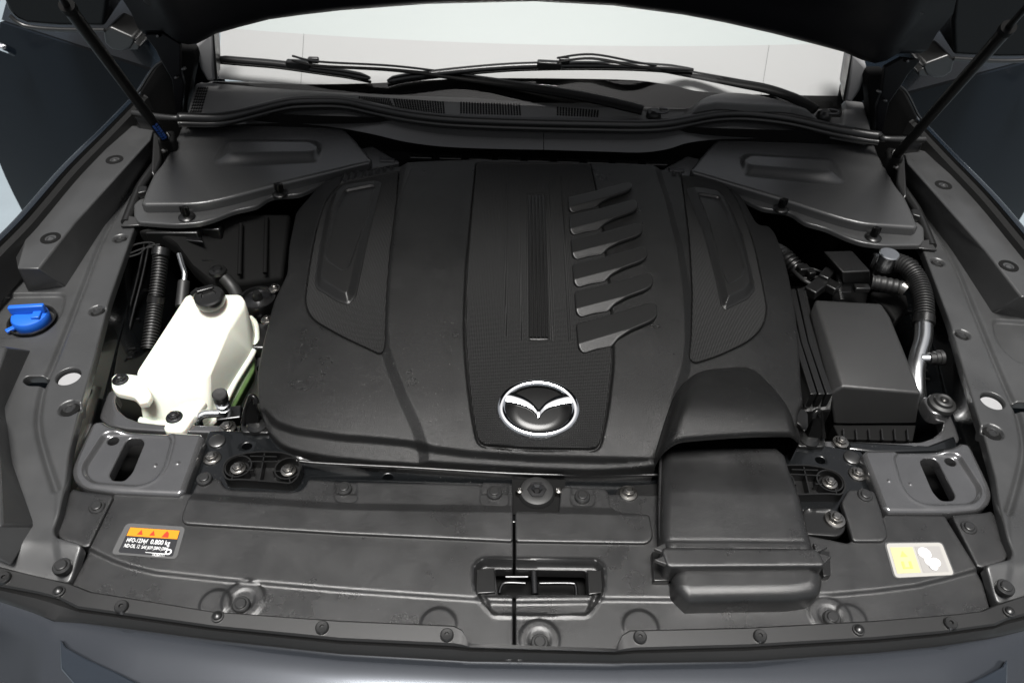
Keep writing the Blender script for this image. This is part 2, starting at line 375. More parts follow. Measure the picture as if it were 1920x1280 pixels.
# the intake hump
hump = rnd(W2([(1300, 706), (1410, 696), (1447, 745), (1474, 806), (1484, 850), (1500, 960), (1214, 960), (1224, 872), (1240, 815), (1262, 752)], zc), .03)
yr_, yf_ = P(1350, 700, 0)[1], P(1350, 880, 0)[1]
def fhump(Q):
    s = seg(Q, hump); t = np.clip(-s/.027, 0, 1); side = np.sqrt(1-(1-t)**2.2)
    r_ = sst((yr_+.002-Q[:, 1])/(yr_-yf_)*1.05)**.8
    return np.where(s < 0, .054*side*r_, 0)
insL = rnd(W2([(640, 352), (748, 330), (745, 380), (733, 480), (726, 560), (723, 660), (716, 673), (644, 640), (592, 610), (578, 592), (574, 570), (583, 500), (597, 430), (613, 382)], zc), [.01, .004, .01, .01, .01, .004, .01, .03, .02, .02, .03, .03, .03, .03])
insR = rnd(W2([(1276, 335), (1345, 346), (1372, 368), (1392, 410), (1412, 470), (1427, 540), (1436, 590), (1426, 624), (1400, 649), (1345, 675), (1300, 689), (1290, 680), (1294, 640), (1296, 560), (1290, 450), (1283, 390)], zc), [.006, .02, .02, .02, .02, .02, .02, .02, .03, .02, .008, .006, .01, .01, .01, .01])
ctr = rnd(W2([(893, 320), (885, 400), (874, 520), (871, 600), (871, 650), (876, 720), (886, 800), (897, 850), (1000, 857), (1122, 858), (1138, 780), (1147, 700), (1147, 640), (1140, 540), (1122, 400), (1106, 322)], zc), [.006, .01, .01, .01, .01, .02, .02, .012, .01, .012, .02, .02, .01, .01, .01, .006])
LV = [((1065, 372), (1182, 343), (1069, 398)), ((1067, 406), (1193, 376), (1071, 440)), ((1070, 450), (1201, 420), (1076, 486)), ((1073, 497), (1210, 464), (1079, 538)), ((1077, 548), (1220, 514), (1083, 594)), ((1080, 608), (1228, 568), (1088, 662))]
REF = LV[5]
def lvmap(pts, k):
    A = np.array([[*REF[i], 1] for i in range(3)], float); B = np.array(LV[k], float); M_ = np.linalg.solve(A, B)
    return [tuple(np.array([x, y, 1])@M_) for x, y in pts]
LSH = [(1080, 608), (1130, 596), (1220, 568), (1231, 573), (1233, 592), (1222, 604), (1184, 620), (1160, 634), (1147, 647), (1118, 653), (1094, 661), (1084, 652)]
slots = [rnd(W2(lvmap([(1094, 650), (1147, 640), (1190, 616), (1200, 617), (1160, 642), (1147, 660), (1118, 664), (1094, 668)], k), zc), .003) for k in range(6)]
ribs_rear = []
for i in range(8):      # moulded ribs at the rear corners of the cover
    ribs_rear.append(LI(W2([(644+i*13, 349-i*3.6), (650+i*12.5, 328-i*2.0)], zc), .004, .0030))
    ribs_rear.append(LI(W2([(1262+i*13, 336+i*2.6), (1256+i*12.5, 312+i*3.0)], zc), .004, .0030))
zemb = lambda x, y: zc(x, y)+.010
emc = PZ(1009, 775, lambda x, y: zc(x, y)+.014)
emw, emh = .0548, .0405
eslope = .28
gro = lambda p, w=.0016, h=-.003: LI(np.vstack([p, p[:1]]), h, w)
plate('cover_body', out, zc, M_cover, ec, res=.0016, r=.006, thick=.05, ang=60, tf=lambda q: np.where(fhump(q+[0, .006]) > .006, .004, .05), feats=[
    FE(spine, .0075, -.003, .011, True), FE(upper, .009, -.003, .004), fhump, FE(insL, -.005, -.001, .0015), FE(insR, -.005, -.001, .0015), FE(ctr, -.005, -.001, .0025)]
    + [FE(s_, -.012, -.002, .001) for s_ in slots] + ribs_rear + [
    LI(W2([(772, 330), (757, 372), (745, 430), (739, 480)], zc), .0012, .0012), LI(W2([(1228, 340), (1243, 385), (1254, 430)], zc), .0012, .0012),
    LI(W2([(893, 330), (850, 470), (846, 640), (862, 800)], zc), -.0008, .010)])
zi = lambda x, y: zc(x, y)+.010-.002
# side inserts
for nm, poly, bl, crest in (('L', insL, [(622, 368), (640, 352), (716, 341), (712, 360), (690, 450), (668, 556), (654, 573), (632, 566), (592, 541), (590, 528), (598, 470), (611, 400)],
                             [(650, 366), (702, 356), (690, 410), (655, 508), (645, 516), (618, 498), (613, 488), (632, 400)]),
                            ('R', insR, [(1285, 352), (1345, 361), (1366, 380), (1392, 440), (1412, 520), (1416, 543), (1404, 560), (1360, 582), (1352, 574), (1340, 520), (1320, 440), (1298, 385)],
                             [(1308, 372), (1345, 378), (1362, 410), (1392, 512), (1388, 526), (1364, 540), (1354, 520), (1330, 430)])):
    zz = lambda x, y: zc(x, y)+.009
    # shrink slightly so that a dark joint shows
    cen = poly.mean(0); pin = poly+(cen-poly)/np.linalg.norm(cen-poly, axis=1)[:, None]*.0012
    blp = rnd(W2(bl, zz), .008); cp = rnd(W2(crest, zz), .006)
    si = plate('side_insert', pin, zz, M_weave, ec, res=.002, r=.0015, thick=.006, feats=[])
    zb = lambda x, y: zc(x, y)+.009
    plate('raised_blade', blp, zb, M_blade, si, res=.0016, r=.002, drop=.001, thick=.004, feats=[FE(blp, .011, -.012, -.0005, True), FE(cp, -.004, -.001, .003)])
cin = ctr+(ctr.mean(0)-ctr)/np.linalg.norm(ctr.mean(0)-ctr, axis=1)[:, None]*.0026
zp = lambda x, y: zc(x, y)+.0095+.008
def lines(*ps): return [LI(W2(p, zp), h, w) for p, h, w in ps]
plate('centre_panel', cin, zp, M_weave, ec, res=.0016, r=.002, thick=.012, feats=[FE(s_, -.010, -.002, .001) for s_ in slots] + lines(
    ([(951, 345), (948, 480), (949, 632)], .0016, .0013), ([(976, 345), (975, 480), (978, 640)], .0012, .0012), ([(1029, 345), (1033, 480), (1037, 640)], .0012, .0012), ([(1052, 330), (1060, 480), (1068, 640)], .0018, .0013))
    + [FE(rnd(W2([(986, 362), (1023, 362), (1032, 638), (989, 638)], zp), .004), -.0015, -.001, .001)])
rs = plate('rib_strip', rnd(W2([(988, 365), (1022, 365), (1030, 636), (991, 636)], zp), .004), lambda x, y: zp(x, y)-.001, M_blade, ec, res=.0016, r=.001, thick=.003)
for i in range(5):
    a = .12+.19*i; t_, b_ = PZ(988+34*a, 368, zp), PZ(991+39*a, 633, zp)
    V, f = tubegeo([np.array([t_[0], t_[1], float(zp(t_[0], t_[1]))]), np.array([(t_[0]+b_[0])/2, (t_[1]+b_[1])/2, float(zp(t_[0], (t_[1]+b_[1])/2))]), np.array([b_[0], b_[1], float(zp(b_[0], b_[1]))])], .0023, 8)
    mk('rib', V, f, M_blade, rs)
for k in range(6):
    pl = lvmap(LSH, k); zl = lambda x, y: zc(x, y)+.021
    o_ = rnd(W2(pl, zl), [.002, .01, .004, .005, .006, .008, .01, .004, .001, .004, .006, .005])
    tl, tr, bl_ = W2([pl[0], pl[2], pl[10]], zl)
    nrm = np.array([-(tr-tl)[1], (tr-tl)[0]]); nrm /= np.linalg.norm(nrm); dep = abs(np.dot(bl_-tl, nrm))
    def zr(x, y, tl=tl, nrm=nrm, dep=dep):
        t = np.clip(-((x-tl[0])*nrm[0]+(y-tl[1])*nrm[1])/dep, 0, 1); return zc(x, y)+.0240+.0010*np.clip(t/.74, 0, 1)-.006*np.clip((t-.74)/.26, 0, 1)
    plate('louvre', o_, zr, M_blade, ec, res=.0014, r=.0022, drop=.0018, thick=.004)
# emblem
em = lathe('emblem', [(0, 0), (1, 0)], (0, 0, 0), M_glossblk, ec)
bpy.data.objects.remove(em)
def emb(u, v, h=0.):     # emblem coordinates -> world (u right, v up, unit = half width)
    x = emc[0]+u*emw; y = emc[1]+v*emh; return (x, y, float(zp(emc[0], emc[1]))+.0045+h+v*emh*eslope)
t_ = np.arange(72)/72*2*pi
rows = [[emb(.86*cos(a)*k, .84*sin(a)*k, h) for a in t_] for k, h in ((.25, .0009), (.6, .0008), (.9, .0004), (1, -.003))]
rows = [[emb(0, 0, .0009)]*72]+rows
em = loft('emblem', rows, M_glossblk, ec, closed=True, label='oval chrome and black winged badge')
def ring(u0, u1):
    R_ = []
    for rr_, h in ((1.0, -.004), (1.0, .0025), (.985, .0042), (.95, .0052), (.90, .0056), (.84, .0050), (.815, .0040), (.81, .001)):
        k = (rr_-.81)/.19
        R_.append([emb((.81+.19*k-(.02 if sin(a) > 0 else -.0)*0)*cos(a), (.81+.19*k)*sin(a), h) for a in t_])
    return R_
loft('chrome_ring', ring(0, 1), M_chrome, em, closed=True)
# wings: band swept from the ring down to the centre and up again
ctrl = [(-.83, .36, .34), (-.68, .345, .38), (-.40, .235, .32), (-.20, .09, .26), (-.07, -.09, .25), (0, -.21, .29)]
ctrl = ctrl+[(-u, v, w) for u, v, w in ctrl[-2::-1]]
cc = cr(np.array(ctrl), 6)
rows = []
for f_, h in ((.5, -.001), (.46, .0046), (.0, .0054), (-.46, .0046), (-.5, -.001)):
    rows.append([emb(u, v+f_*w, h) for u, v, w in cc])
loft('wing', rows, M_chrome, em, ang=25)
# fixing tabs and grey edge trim on the cover's sides
# ================================================================== INTAKE DUCT
du = thing('intake_duct', 'wide black plastic air intake snorkel running forward from the hump of the engine cover', 'intake duct')
zd = lambda x, y: .036-.009*sst((y-.53)/.06)
od = rnd(W2([(1246, 826), (1474, 826), (1487, 870), (1500, 915), (1517, 985), (1530, 1030), (1530, 1044), (1250, 1044), (1248, 1030), (1241, 990), (1243, 900)], .036), [.004, .012, .02, .02, .02, .004, .002, .002, .004, .02, .02])
plate('duct_body', od, zd, M_shroud, du, res=.002, r=.011, drop=.011, thick=.032, ang=60, feats=[LI(W2([(1262, 870), (1262, 1040)], .036), .0, .003), LI(W2([(1240, 1012), (1530, 1014)], .036), -.0008, .0014)])
plate('collar', rnd(W2([(1244, 1024), (1527, 1026), (1535, 1030), (1549, 1056), (1545, 1060), (1256, 1062), (1250, 1058), (1240, 1030)], .040), .004), lambda x, y: .0395+0*x, M_shroud, du, res=.002, r=.003, thick=.030)
plate('lip', rnd(W2([(1262, 1052), (1541, 1050), (1548, 1082), (1542, 1110), (1500, 1119), (1278, 1123), (1266, 1106)], .030), [.003, .003, .01, .016, .03, .016, .01]), lambda x, y: .031+0*x, M_shroud, du, res=.002, r=.014, drop=.013, thick=.028, ang=60)
tube('side_flange', cr(W3([(1239, 850, .02), (1237, 990, .018), (1246, 1022, .018)]), 5), .0022, M_shroud, du, 8)
# clamping collar with three teeth on each side
a_ = W3([(1236, 1024), (1256, 1054), (1546, 1056), (1528, 1026)], .039)
for sx, base in ((-1, [(1247, 1018), (1226, 1029), (1250, 1040), (1226, 1050), (1256, 1062)]), (1, [(1524, 1019), (1552, 1026), (1530, 1036), (1558, 1045), (1540, 1061)])):
    for k in range(2):
        p0, p1, p2 = base[2*k], base[2*k+1], base[2*k+2]
        T = W3([p0, p1, p2], .036); poly3('collar_tooth', T+[0, 0, .002], T-[0, 0, .004], M_shroud, du, .0008)
for sx, q in ((-1, [(1222, 1034), (1248, 1030), (1256, 1088), (1226, 1088)]), (1, [(1536, 1028), (1556, 1034), (1558, 1078), (1544, 1080)])):
    T = W3(q, .010); poly3('collar_end', T, T-[0, 0, .012], M_blk, du, .001)
# ================================================================== FRONT PANELS (shroud over the radiator)
DISC = lathegeo([(0, .0045), (.0052, .0045), (.0062, .0038), (.0064, .0022), (.0084, .0022), (.0095, .0012), (.0098, -.002), (.0098, -.004)], (0, 0, 0), n=28)
CUP = lathegeo([(0, .001), (.0045, .001), (.0050, .0018), (.0066, .0018), (.0074, .0006), (.0105, .0004), (.0112, -.002)], (0, 0, 0), n=28)
def clip(px, py, z, par_, kind='push_clip', sc=1.):
    p = P(px, py, z); return inst('disc' if kind != 'cup' else 'cup', 'push_clip', DISC if kind != 'cup' else CUP, M_clip, p, par_, sc=sc)
def wl(v): return np.c_[-v[:, 0], v[:, 1]]
xs_ = P(964, 1000, 0)[0]
crease = [(120, 1005), (180, 1035), (212, 1050), (240, 1060), (290, 1072), (420, 1086), (640, 1105), (890, 1122), (963, 1124)]
creaseR = [(960, 1124), (1140, 1122), (1280, 1123), (1560, 1114), (1640, 1107), (1720, 1097), (1780, 1082), (1830, 1068), (1890, 1045)]
def front_panel(side):
    if side == 'L':
        th = thing('radiator_shroud', 'grey plastic shroud left of the centre seam, carrying the orange warning label', 'shroud')
        ol = rnd(W2([(213, 925), (962, 925), (962, 1235), (700, 1210), (400, 1190), (133, 1130), (131, 1097)]), .003)
        low = rnd(np.vstack([W2(crease), W2([(963, 1300), (0, 1300)])]), .004)
    else:
        th = thing('radiator_shroud', 'grey plastic shroud right of the centre seam, carrying the pale yellow label', 'shroud')
        ol = rnd(W2([(967, 959), (1048, 960), (1052, 955), (1053, 925), (1500, 930), (1500, 1000), (1590, 1018), (1660, 965), (1771, 966), (1845, 1085), (1860, 1140), (1600, 1200), (1200, 1220), (967, 1235)]), .003)
        low = rnd(np.vstack([W2(creaseR), W2([(1920, 1300), (963, 1300)])]), .004)
    pocket = rnd(W2([(903, 1047), (1120, 1050), (1134, 1064), (1134, 1112), (1103, 1152), (925, 1152), (888, 1110), (888, 1062)]), [.012, .012, .01, .012, .006, .006, .012, .01])
    hole = rnd(W2([(928, 1066), (1099, 1069), (1103, 1116), (934, 1114)], -.008), .003)
    arc = lambda x, y, r_: ell(P(x, y, 0)[:2], r_, r_, 32)
    ft = [FE(low, -.004, -.002, .003), FE(pocket, -.009, -.006, 0), LI(pocket, .0014, .0016, True), FE(rnd(W2([(905, 1108), (1118, 1108), (1100, 1150), (925, 1150)]), .003), .004, -.003, .0)]
    rings = [(455, 1122, .0235), (1012, 1195, .0225)] if side == 'L' else [(1012, 1195, .0225), (1558, 1152, .0235)]
    for x, y, r_ in rings: ft += [FE(arc(x, y, r_), .0016, -.001, .0006), FE(arc(x, y, r_*.55), -.0012, -.001, .001)]
    arches = [(402, 1128, .017), (822, 1168, .020)] if side == 'L' else [(1202, 1172, .020), (1598, 1156, .017)]
    for x, y, r_ in arches: ft += [FE(arc(x, y, r_), .0018, -.0012, .0008)]
    plate('lower_panel', ol, flat(0.), M_shroud, th, holes=[hole], res=.0017, r=.0015, thick=.014, feats=ft)
    if side == 'L':
        up = W2([(345, 980), (339, 972), (341, 960), (352, 932), (372, 890), (412, 893), (416, 905), (428, 912), (545, 917), (562, 914), (572, 904), (576, 893), (640, 897), (902, 903), (904, 897), (954, 898), (962, 905), (962, 1013), (640, 998)], .006)
        up = rnd(up, [.004, .004, .004, .006, .008, .003, .004, .006, .008, .008, .004, .004, .002, .002, .002, .006, .006, .001, .002])
        step = W2([(300, 925), (348, 932), (640, 952), (985, 957), (985, 800), (300, 800)], .006)
        plate('upper_panel', up, flat(.0045), M_shroud, th, res=.0017, r=.002, thick=.006, feats=[FE(step, -.004, -.010, .001, True),
              *[FE(rnd(W2(q, .004), .008), -.0014, -.0005, .001) for q in ([(902, 880), (952, 880), (952, 945), (902, 943)], [(628, 880), (668, 880), (668, 938), (628, 936)])]])
        for c in ((383, 897, .004), (645, 915, .003), (927, 923, .003)): clip(*c, th)
        clip(452, 1133, .0, th); clip(1012, 1204, .0, th)
    else:
        up = W2([(966, 955), (1048, 958), (1052, 912), (1060, 906), (1135, 910), (1142, 918), (1147, 945), (1162, 957), (1219, 963), (1226, 1005), (1214, 1017), (966, 1013)], .006)
        up = rnd(up, [.001, .003, .004, .002, .006, .006, .008, .01, .004, .006, .008, .001])
        step = W2([(940, 957), (1300, 964), (1300, 800), (940, 800)], .006)
        plate('upper_panel', up, flat(.0045), M_shroud, th, res=.0017, r=.002, thick=.006, feats=[FE(step, -.004, -.010, .001, True), FE(rnd(W2([(1072, 880), (1114, 880), (1114, 945), (1072, 943)], .004), .008), -.0014, -.0005, .001)])
        ear = rnd(W2([(1578, 940), (1592, 915), (1640, 918), (1650, 945), (1662, 985), (1667, 1002), (1658, 1013), (1600, 1013), (1590, 975)], .006), .005)
        plate('corner_panel', ear, flat(.0045), M_shroud, th, res=.0017, r=.002, thick=.006)
        clip(1092, 930, .004, th); clip(1622, 928, .005, th); clip(1560, 1158, .0, th)
    return th
fpL = front_panel('L'); fpR = front_panel('R')
# latch hook seen through the opening
lt = thing('bonnet_latch', 'black steel bonnet latch seen through the slot in the front panels', 'latch')
q = lambda px, py, z: P(px, py, z)
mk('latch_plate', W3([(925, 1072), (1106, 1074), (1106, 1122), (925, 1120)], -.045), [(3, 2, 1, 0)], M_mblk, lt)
tube('striker_loop', cr([q(936, 1112, -.02), q(940, 1098, -.02), q(950, 1092, -.02), q(985, 1093, -.02)], 5), .0022, M_dsteel, lt, 8)
tube('striker_loop', cr([q(1012, 1093, -.02), q(1070, 1093, -.02), q(1079, 1098, -.02), q(1081, 1116, -.02)], 5), .0022, M_dsteel, lt, 8)
tube('latch_pin', [q(1001, 1072, -.012), q(1003, 1114, -.012)], .004, M_dsteel, lt, 10)
tube('latch_rod', [q(948, 1081, -.018), q(990, 1081, -.018)], .002, M_dsteel, lt, 8)
for q_ in ([(893, 1066), (927, 1064), (929, 1110), (893, 1112)], [(1101, 1068), (1128, 1068), (1131, 1110), (1104, 1114)]):
    T = W3(q_, -.004); poly3('latch_stop', T, T-[0, 0, .012], M_blk, lt, .001)
# ================================================================== SIDE TRIMS (mirrored pair)
def side_trim(s):
    th = thing('wing_trim', 'grey plastic trim along the %s wing with raised rail and push clips%s' % (('left', ', beside the blue cap') if s > 0 else ('right', ', beside the air filter box')), 'side trim')
    zt = .018
    ol = W2([(236, 205, .08), (300, 240, .03), (312, 262, .02), (291, 330, zt), (268, 400, zt), (252, 427, zt), (205, 560, zt), (180, 660, zt), (146, 780, zt), (129, 850, zt), (124, 900, zt), (111, 960, zt), (98, 992, zt), (108, 1011, .012), (162, 1029, .006), (130, 1094, .0), (70, 1083, 0), (-60, 1060, 0), (-140, 900, .03), (-110, 600, .06), (-16, 448, .085)])
    ol = rnd(ol, .006)
    top_ = W2([(250, 240), (287, 246), (282, 262), (138, 420), (72, 504), (32, 503), (54, 428), (134, 329)], .062)
    base = rnd(W2([(250, 232, .062), (300, 245, .02), (285, 300, zt), (201, 420, zt), (178, 450, zt), (150, 495, zt), (126, 538, zt), (56, 548, zt), (20, 520, .05), (54, 428, .062), (134, 329, .062)]), .004)
    # low lower-left block
    bt = W2([(-150, 640), (12, 648), (-20, 760), (2, 775), (8, 865), (3, 985), (-60, 1010), (-150, 900)], .055)
    bb = rnd(W2([(-150, 640, .05), (20, 640, .05), (62, 656, zt), (12, 765, zt), (25, 867, zt), (69, 984, zt), (45, 1035, zt), (10, 1060, zt), (-60, 1075, zt), (-150, 1040, zt)]), .004)
    rec = rnd(W2([(-60, 548), (124, 546), (120, 578), (104, 606), (72, 630), (-60, 634)], zt), .014)
    ramp = W2([(250, 150), (190, 220), (54, 400), (-20, 450), (-160, 600), (-300, 600), (-300, 100)], .085)
    fold = cr(W2([(300, 275), (205, 420), (158, 531), (128, 608), (101, 675), (81, 722), (71, 773), (72, 806), (80, 840), (92, 880), (104, 915)], zt), 6)
    outer = np.vstack([fold, W2([(104, 1100), (-300, 1100), (-300, 300)], zt)])
    low = rnd(W2([(120, 915), (240, 925), (165, 1034), (111, 1011), (98, 992), (112, 960), (126, 905)], zt), .003)
    def fbox(tp, bs, h):
        def f(Q):
            a = seg(Q, tp); b = -seg(Q, bs); t = np.where(a <= 0, 1, np.where(b <= 0, 0, b/(a+np.maximum(b, 1e-6)+1e-9))); return h*t
        return f
    zf = lambda x, y: zt-.018*sst((.46-y)/.05)
    ov = rnd(W2([(40, 712), (48, 703), (84, 703), (95, 712), (86, 721), (50, 721)], zt), .006)
    rd = ell(P(128, 705, zt)[:2], .0165, .0165, 26)
    ft = [FE(rec, -.006, -.006, .001), LI(fold, -.0055, .0042), FE(outer, -.002, -.004, .004),
          ]
    for c in ((225, 447), (182, 582), (130, 765)):
        rr = .0130 if c[1] < 700 else .0150; ft.append(FE(ell(P(*c, zt)[:2], rr, rr), -.008, -.005, 0))
    plate('trim_panel', ol, zf, M_trim, th, holes=[ov, rd], res=.0017, r=.0025, thick=.012, feats=ft, ang=50)
    Tt = W3([(250, 240), (287, 246), (282, 262), (138, 420), (72, 504), (32, 503), (54, 428), (134, 329)], .067)
    Tb = W3([(240, 226, .04), (300, 240, .016), (288, 300, .012), (201, 422, .012), (126, 540, .012), (54, 550, .012), (20, 440, .04), (110, 330, .04)])
    poly3('rail', Tt, Tb, M_trim, th, .0028)
    Tt = W3([(-150, 640), (12, 650), (-25, 760), (-8, 790), (0, 870), (3, 985), (-60, 1020), (-150, 900)], .052)
    Tb = W3([(-150, 650), (62, 657), (12, 765), (14, 790), (25, 867), (69, 984), (22, 1062), (-150, 1000)], .012)
    poly3('lower_rail', Tt, Tb, M_trim, th, .0028)
    for x, y in ((95, 447), (215, 300)): lathe('clip_recess', [(.0085, .0012), (.0125, .0016), (.0150, .0014), (.0165, -.002)], P(x, y, .0665), M_mblk, th, n=28)
    for x, y, z in ((95, 449, .0658), (215, 302, .0658), (225, 449, .013), (182, 584, .013), (130, 767, .013)): clip(x, y, z, th, 'cup', .92)
    for x, y in ((225, 447), (182, 582), (130, 765)):
        k_ = 1. if y < 700 else 1.2; lathe('clip_recess', [(.0082, .0012), (.0100*k_, .0014), (.0122*k_, .0010), (.0132*k_, -.002)], P(x, y, .0125), M_mblk, th, n=28)
    for x, y, z in ((116, 1061, .0115),): clip(x, y, z, th, sc=1.05)
    lathe('plug', [(0, -.006), (.015, -.006), (.016, -.008), (.016, -.014)], P(128, 708, zt), M_plug, th)
    cp = rnd(W2([(131, 913), (150, 918), (213, 926), (164, 1026), (111, 1008), (102, 992), (116, 960)], .006), .004)
    plate('corner_panel', cp, flat(.004), M_shroud, th, res=.003, r=.002, thick=.012); clip(182, 950, .004, th)
for MIR in (1, -1): side_trim(MIR)
MIR = 1
# blue washer cap
wc = thing('washer_filler_cap', 'blue washer fluid filler cap with moulded grip on the left wing trim', 'cap')
c_ = P(60, 600, .016)
lathe('cap_disc', [(0, .012), (.018, .013), (.0245, .011), (.026, .008), (.026, 0), (.024, -.012)], c_, M_blue, wc, n=40)
lathe('filler_neck', [(.034, .0015), (.031, .0015), (.029, -.012)], c_, M_blk, wc, n=36)
ang_ = radians(8)
R_ = Matrix.Rotation(ang_, 3, 'Z')
V, f = boxgeo(c_+[-.001, .004, .019], (.050, .008, .014), R_); bevel(mk('grip', V, f, M_blue, wc), .002)
V, f = boxgeo(c_+[.014, -.001, .014], (.012, .022, .006), R_); bevel(mk('grip_rib', V, f, M_blue, wc), .0015)
V, f = boxgeo(c_+[-.022, -.022, .0], (.008, .012, .004), Matrix.Rotation(radians(-40), 3, 'Z')); bevel(mk('tether', V, f, M_blue, wc), .001)
# ================================================================== BUMPER, FRONT SEAL
yb = lambda px, py, z=0: P(px, py, z)
sealT = [(-120, 1035), (0, 1062), (70, 1080), (130, 1093), (172, 1109), (400, 1146), (640, 1163), (850, 1172), (866, 1180), (880, 1206), (1155, 1216), (1166, 1190), (1180, 1181), (1400, 1176), (1640, 1163), (1800, 1150), (1838, 1145), (1870, 1132), (1920, 1116), (2040, 1080)]
sealM = [(-120, 1072), (0, 1099), (70, 1112), (110, 1122), (145, 1140), (400, 1176), (640, 1200), (850, 1210), (866, 1212), (882, 1214), (1153, 1222), (1170, 1220), (1190, 1218), (1400, 1212), (1640, 1198), (1760, 1187), (1866, 1172), (1885, 1163), (1920, 1154), (2040, 1118)]
sealB = [(-120, 1094), (0, 1125), (60, 1145), (100, 1162), (160, 1166), (400, 1198), (640, 1224), (850, 1236), (866, 1237), (882, 1238), (1153, 1242), (1170, 1241), (1190, 1241), (1400, 1238), (1640, 1222), (1760, 1210), (1850, 1196), (1880, 1190), (1920, 1180), (2040, 1142)]
fs = thing('bonnet_seal', 'grey rubber bonnet seal strip with screws along the top of the front bumper', 'seal strip')
T_, M__, B_ = W3(sealT, .006), W3(sealM, .004), W3(sealB, -.006)
rows = [T_-[0, 0, .016], T_, T_*.9+M__*.1+[0, 0, .002], M__*.9+T_*.1+[0, 0, .002], M__, M__-[0, 0, .004], M__*.7+B_*.3+[0, 0, .001], M__*.3+B_*.7+[0, 0, .001], B_, B_-[0, .004, .012]]
nn = 6
def dens(r_): return np.vstack([r_[i]*(1-k/nn)+r_[i+1]*k/nn for i in range(len(r_)-1) for k in range(nn)]+[r_[-1]])
loft('strip', [dens(r_) for r_ in rows][::-1], M_seal, fs, ang=35)
SCR = lathegeo([(0, .0005), (.0022, .0005), (.0024, .003), (.0060, .0032), (.0072, .002), (.0076, -.003)], (0, 0, 0), n=20)
RVT = lathegeo([(0, .0048), (.003, .0044), (.0046, .003), (.0050, .0012), (.0066, .001), (.007, -.003)], (0, 0, 0), n=20)
for x, y in ((8, 1083), (228, 1137), (604, 1176), (1425, 1192), (1782, 1168), (838, 1190), (1200, 1194)): inst('scr', 'screw', SCR, M_seal, P(x, y, .008), fs)
for x, y in ((110, 1108), (408, 1155), (1610, 1180), (1892, 1146)): inst('rvt', 'rivet', RVT, M_seal, P(x, y, .008), fs)
def bumper():
    bp = thing('front_bumper', 'bluish grey painted front bumper edge across the bottom of the photo', 'bumper')
    top = W3([(x, y, -.008) for x, y in sealB]); top = dens(top)
    rows = []
    for d, h in ((0, 0), (.004, .002), (.012, .0025), (.03, .0), (.06, -.008), (.10, -.024), (.14, -.052), (.17, -.09), (.19, -.14), (.2, -.3)):
        r_ = top.copy(); r_[:, 1] -= d*(1-.25*np.abs(top[:, 0])); r_[:, 2] += h
        # the corners fall away towards the dark reflection insets
        k = np.clip((np.abs(r_[:, 0])-.44)/.22, 0, 1); r_[:, 2] -= .05*sst(k)*min(1, d/.06)
        rows.append(r_)
    loft('bumper_skin', rows[::-1], M_bump, bp, ang=60)
    for sx in (1, -1):
        a = W3([(118, 1186), (150, 1196), (240, 1260), (330, 1330), (200, 1330), (118, 1240)], -.02)
bumper()
def dark_reflection(s):  # dark gloss inset standing in for the reflection on the curved bumper corner
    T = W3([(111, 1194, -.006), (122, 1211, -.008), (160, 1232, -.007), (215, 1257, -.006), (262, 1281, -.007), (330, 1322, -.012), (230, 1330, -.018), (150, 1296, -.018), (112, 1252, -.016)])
    th = thing('corner_reflection', 'dark glossy patch added for the paint reflection on the %s bumper corner' % ('left' if s > 0 else 'right'), 'corner_reflection')
    poly3('lens', T, T-[0, 0, .02], M_refl, th, .003)  # no lamp lens: dark inset standing in for the paint reflection
for MIR in (1, -1): dark_reflection(MIR)
MIR = 1
# ================================================================== BAY INTERIOR
def PLN(px, py, A, N):
    d = ray(px, py); return CAMP+d*(np.dot(np.array(A)-CAMP, N)/np.dot(d, N))
bay = thing('engine_bay', 'dark painted steel engine bay walls and floor behind and below all the components', 'engine bay')
mk('bay_floor', [(-.75, .42, -.34), (.75, .42, -.34), (.75, 1.45, -.34), (-.75, 1.45, -.34)], [(0, 1, 2, 3)], M_mblk, bay)
mk('firewall', [(-.78, 1.40, -.34), (.78, 1.40, -.34), (.78, 1.38, .078), (-.78, 1.38, .078)], [(0, 1, 2, 3)], M_mblk, bay)
mk('front_wall', [(-.75, .46, -.34), (.75, .46, -.34), (.75, .46, -.02), (-.75, .46, -.02)], [(3, 2, 1, 0)], M_mblk, bay)
for MIR in (1, -1):
    ap = W3([(300, 262), (262, 400), (240, 440), (200, 575), (165, 700), (130, 815), (110, 930)], .004)
    r0 = ap+[-.012, 0, 0]; r1 = ap+[.012, 0, -.05]; r2 = ap+[.04, 0, -.10]; r3 = ap+[.05, 0, -.34]
    loft('inner_apron', [cr(r, 4) for r in (r0, r1, r2, r3)], M_beam, bay, ang=30)
    fl = cr(W3([(262, 470), (236, 560), (214, 640), (196, 720), (184, 770)], -.045), 5)
    loft('apron_flange', [fl+[-.012, 0, -.02], fl+[0, 0, .004], fl+[.010, 0, .006], fl+[.014, 0, -.05]], M_beam, bay, ang=30)
    for x, y in ((238, 655), (232, 672), (246, 600), (262, 545)):
        p = P(x, y, -.06); V, f = boxgeo(p, (.026, .004, .003), Matrix.Rotation(.2, 3, 'Z')); mk('apron_tab', V, f, M_dsteel, bay)
MIR = 1
# engine block shapes that show between the cover and the bay sides
mk('under_tray', [(-.72, .36, -.06), (.72, .36, -.06), (.66, .66, -.06), (-.66, .66, -.06)], [(0, 1, 2, 3)], M_mblk, bay)
V, f = boxgeo((0, .93, -.22), (.74, .6, .16)); bevel(mk('engine_block', V, f, M_mblk, bay), .02)
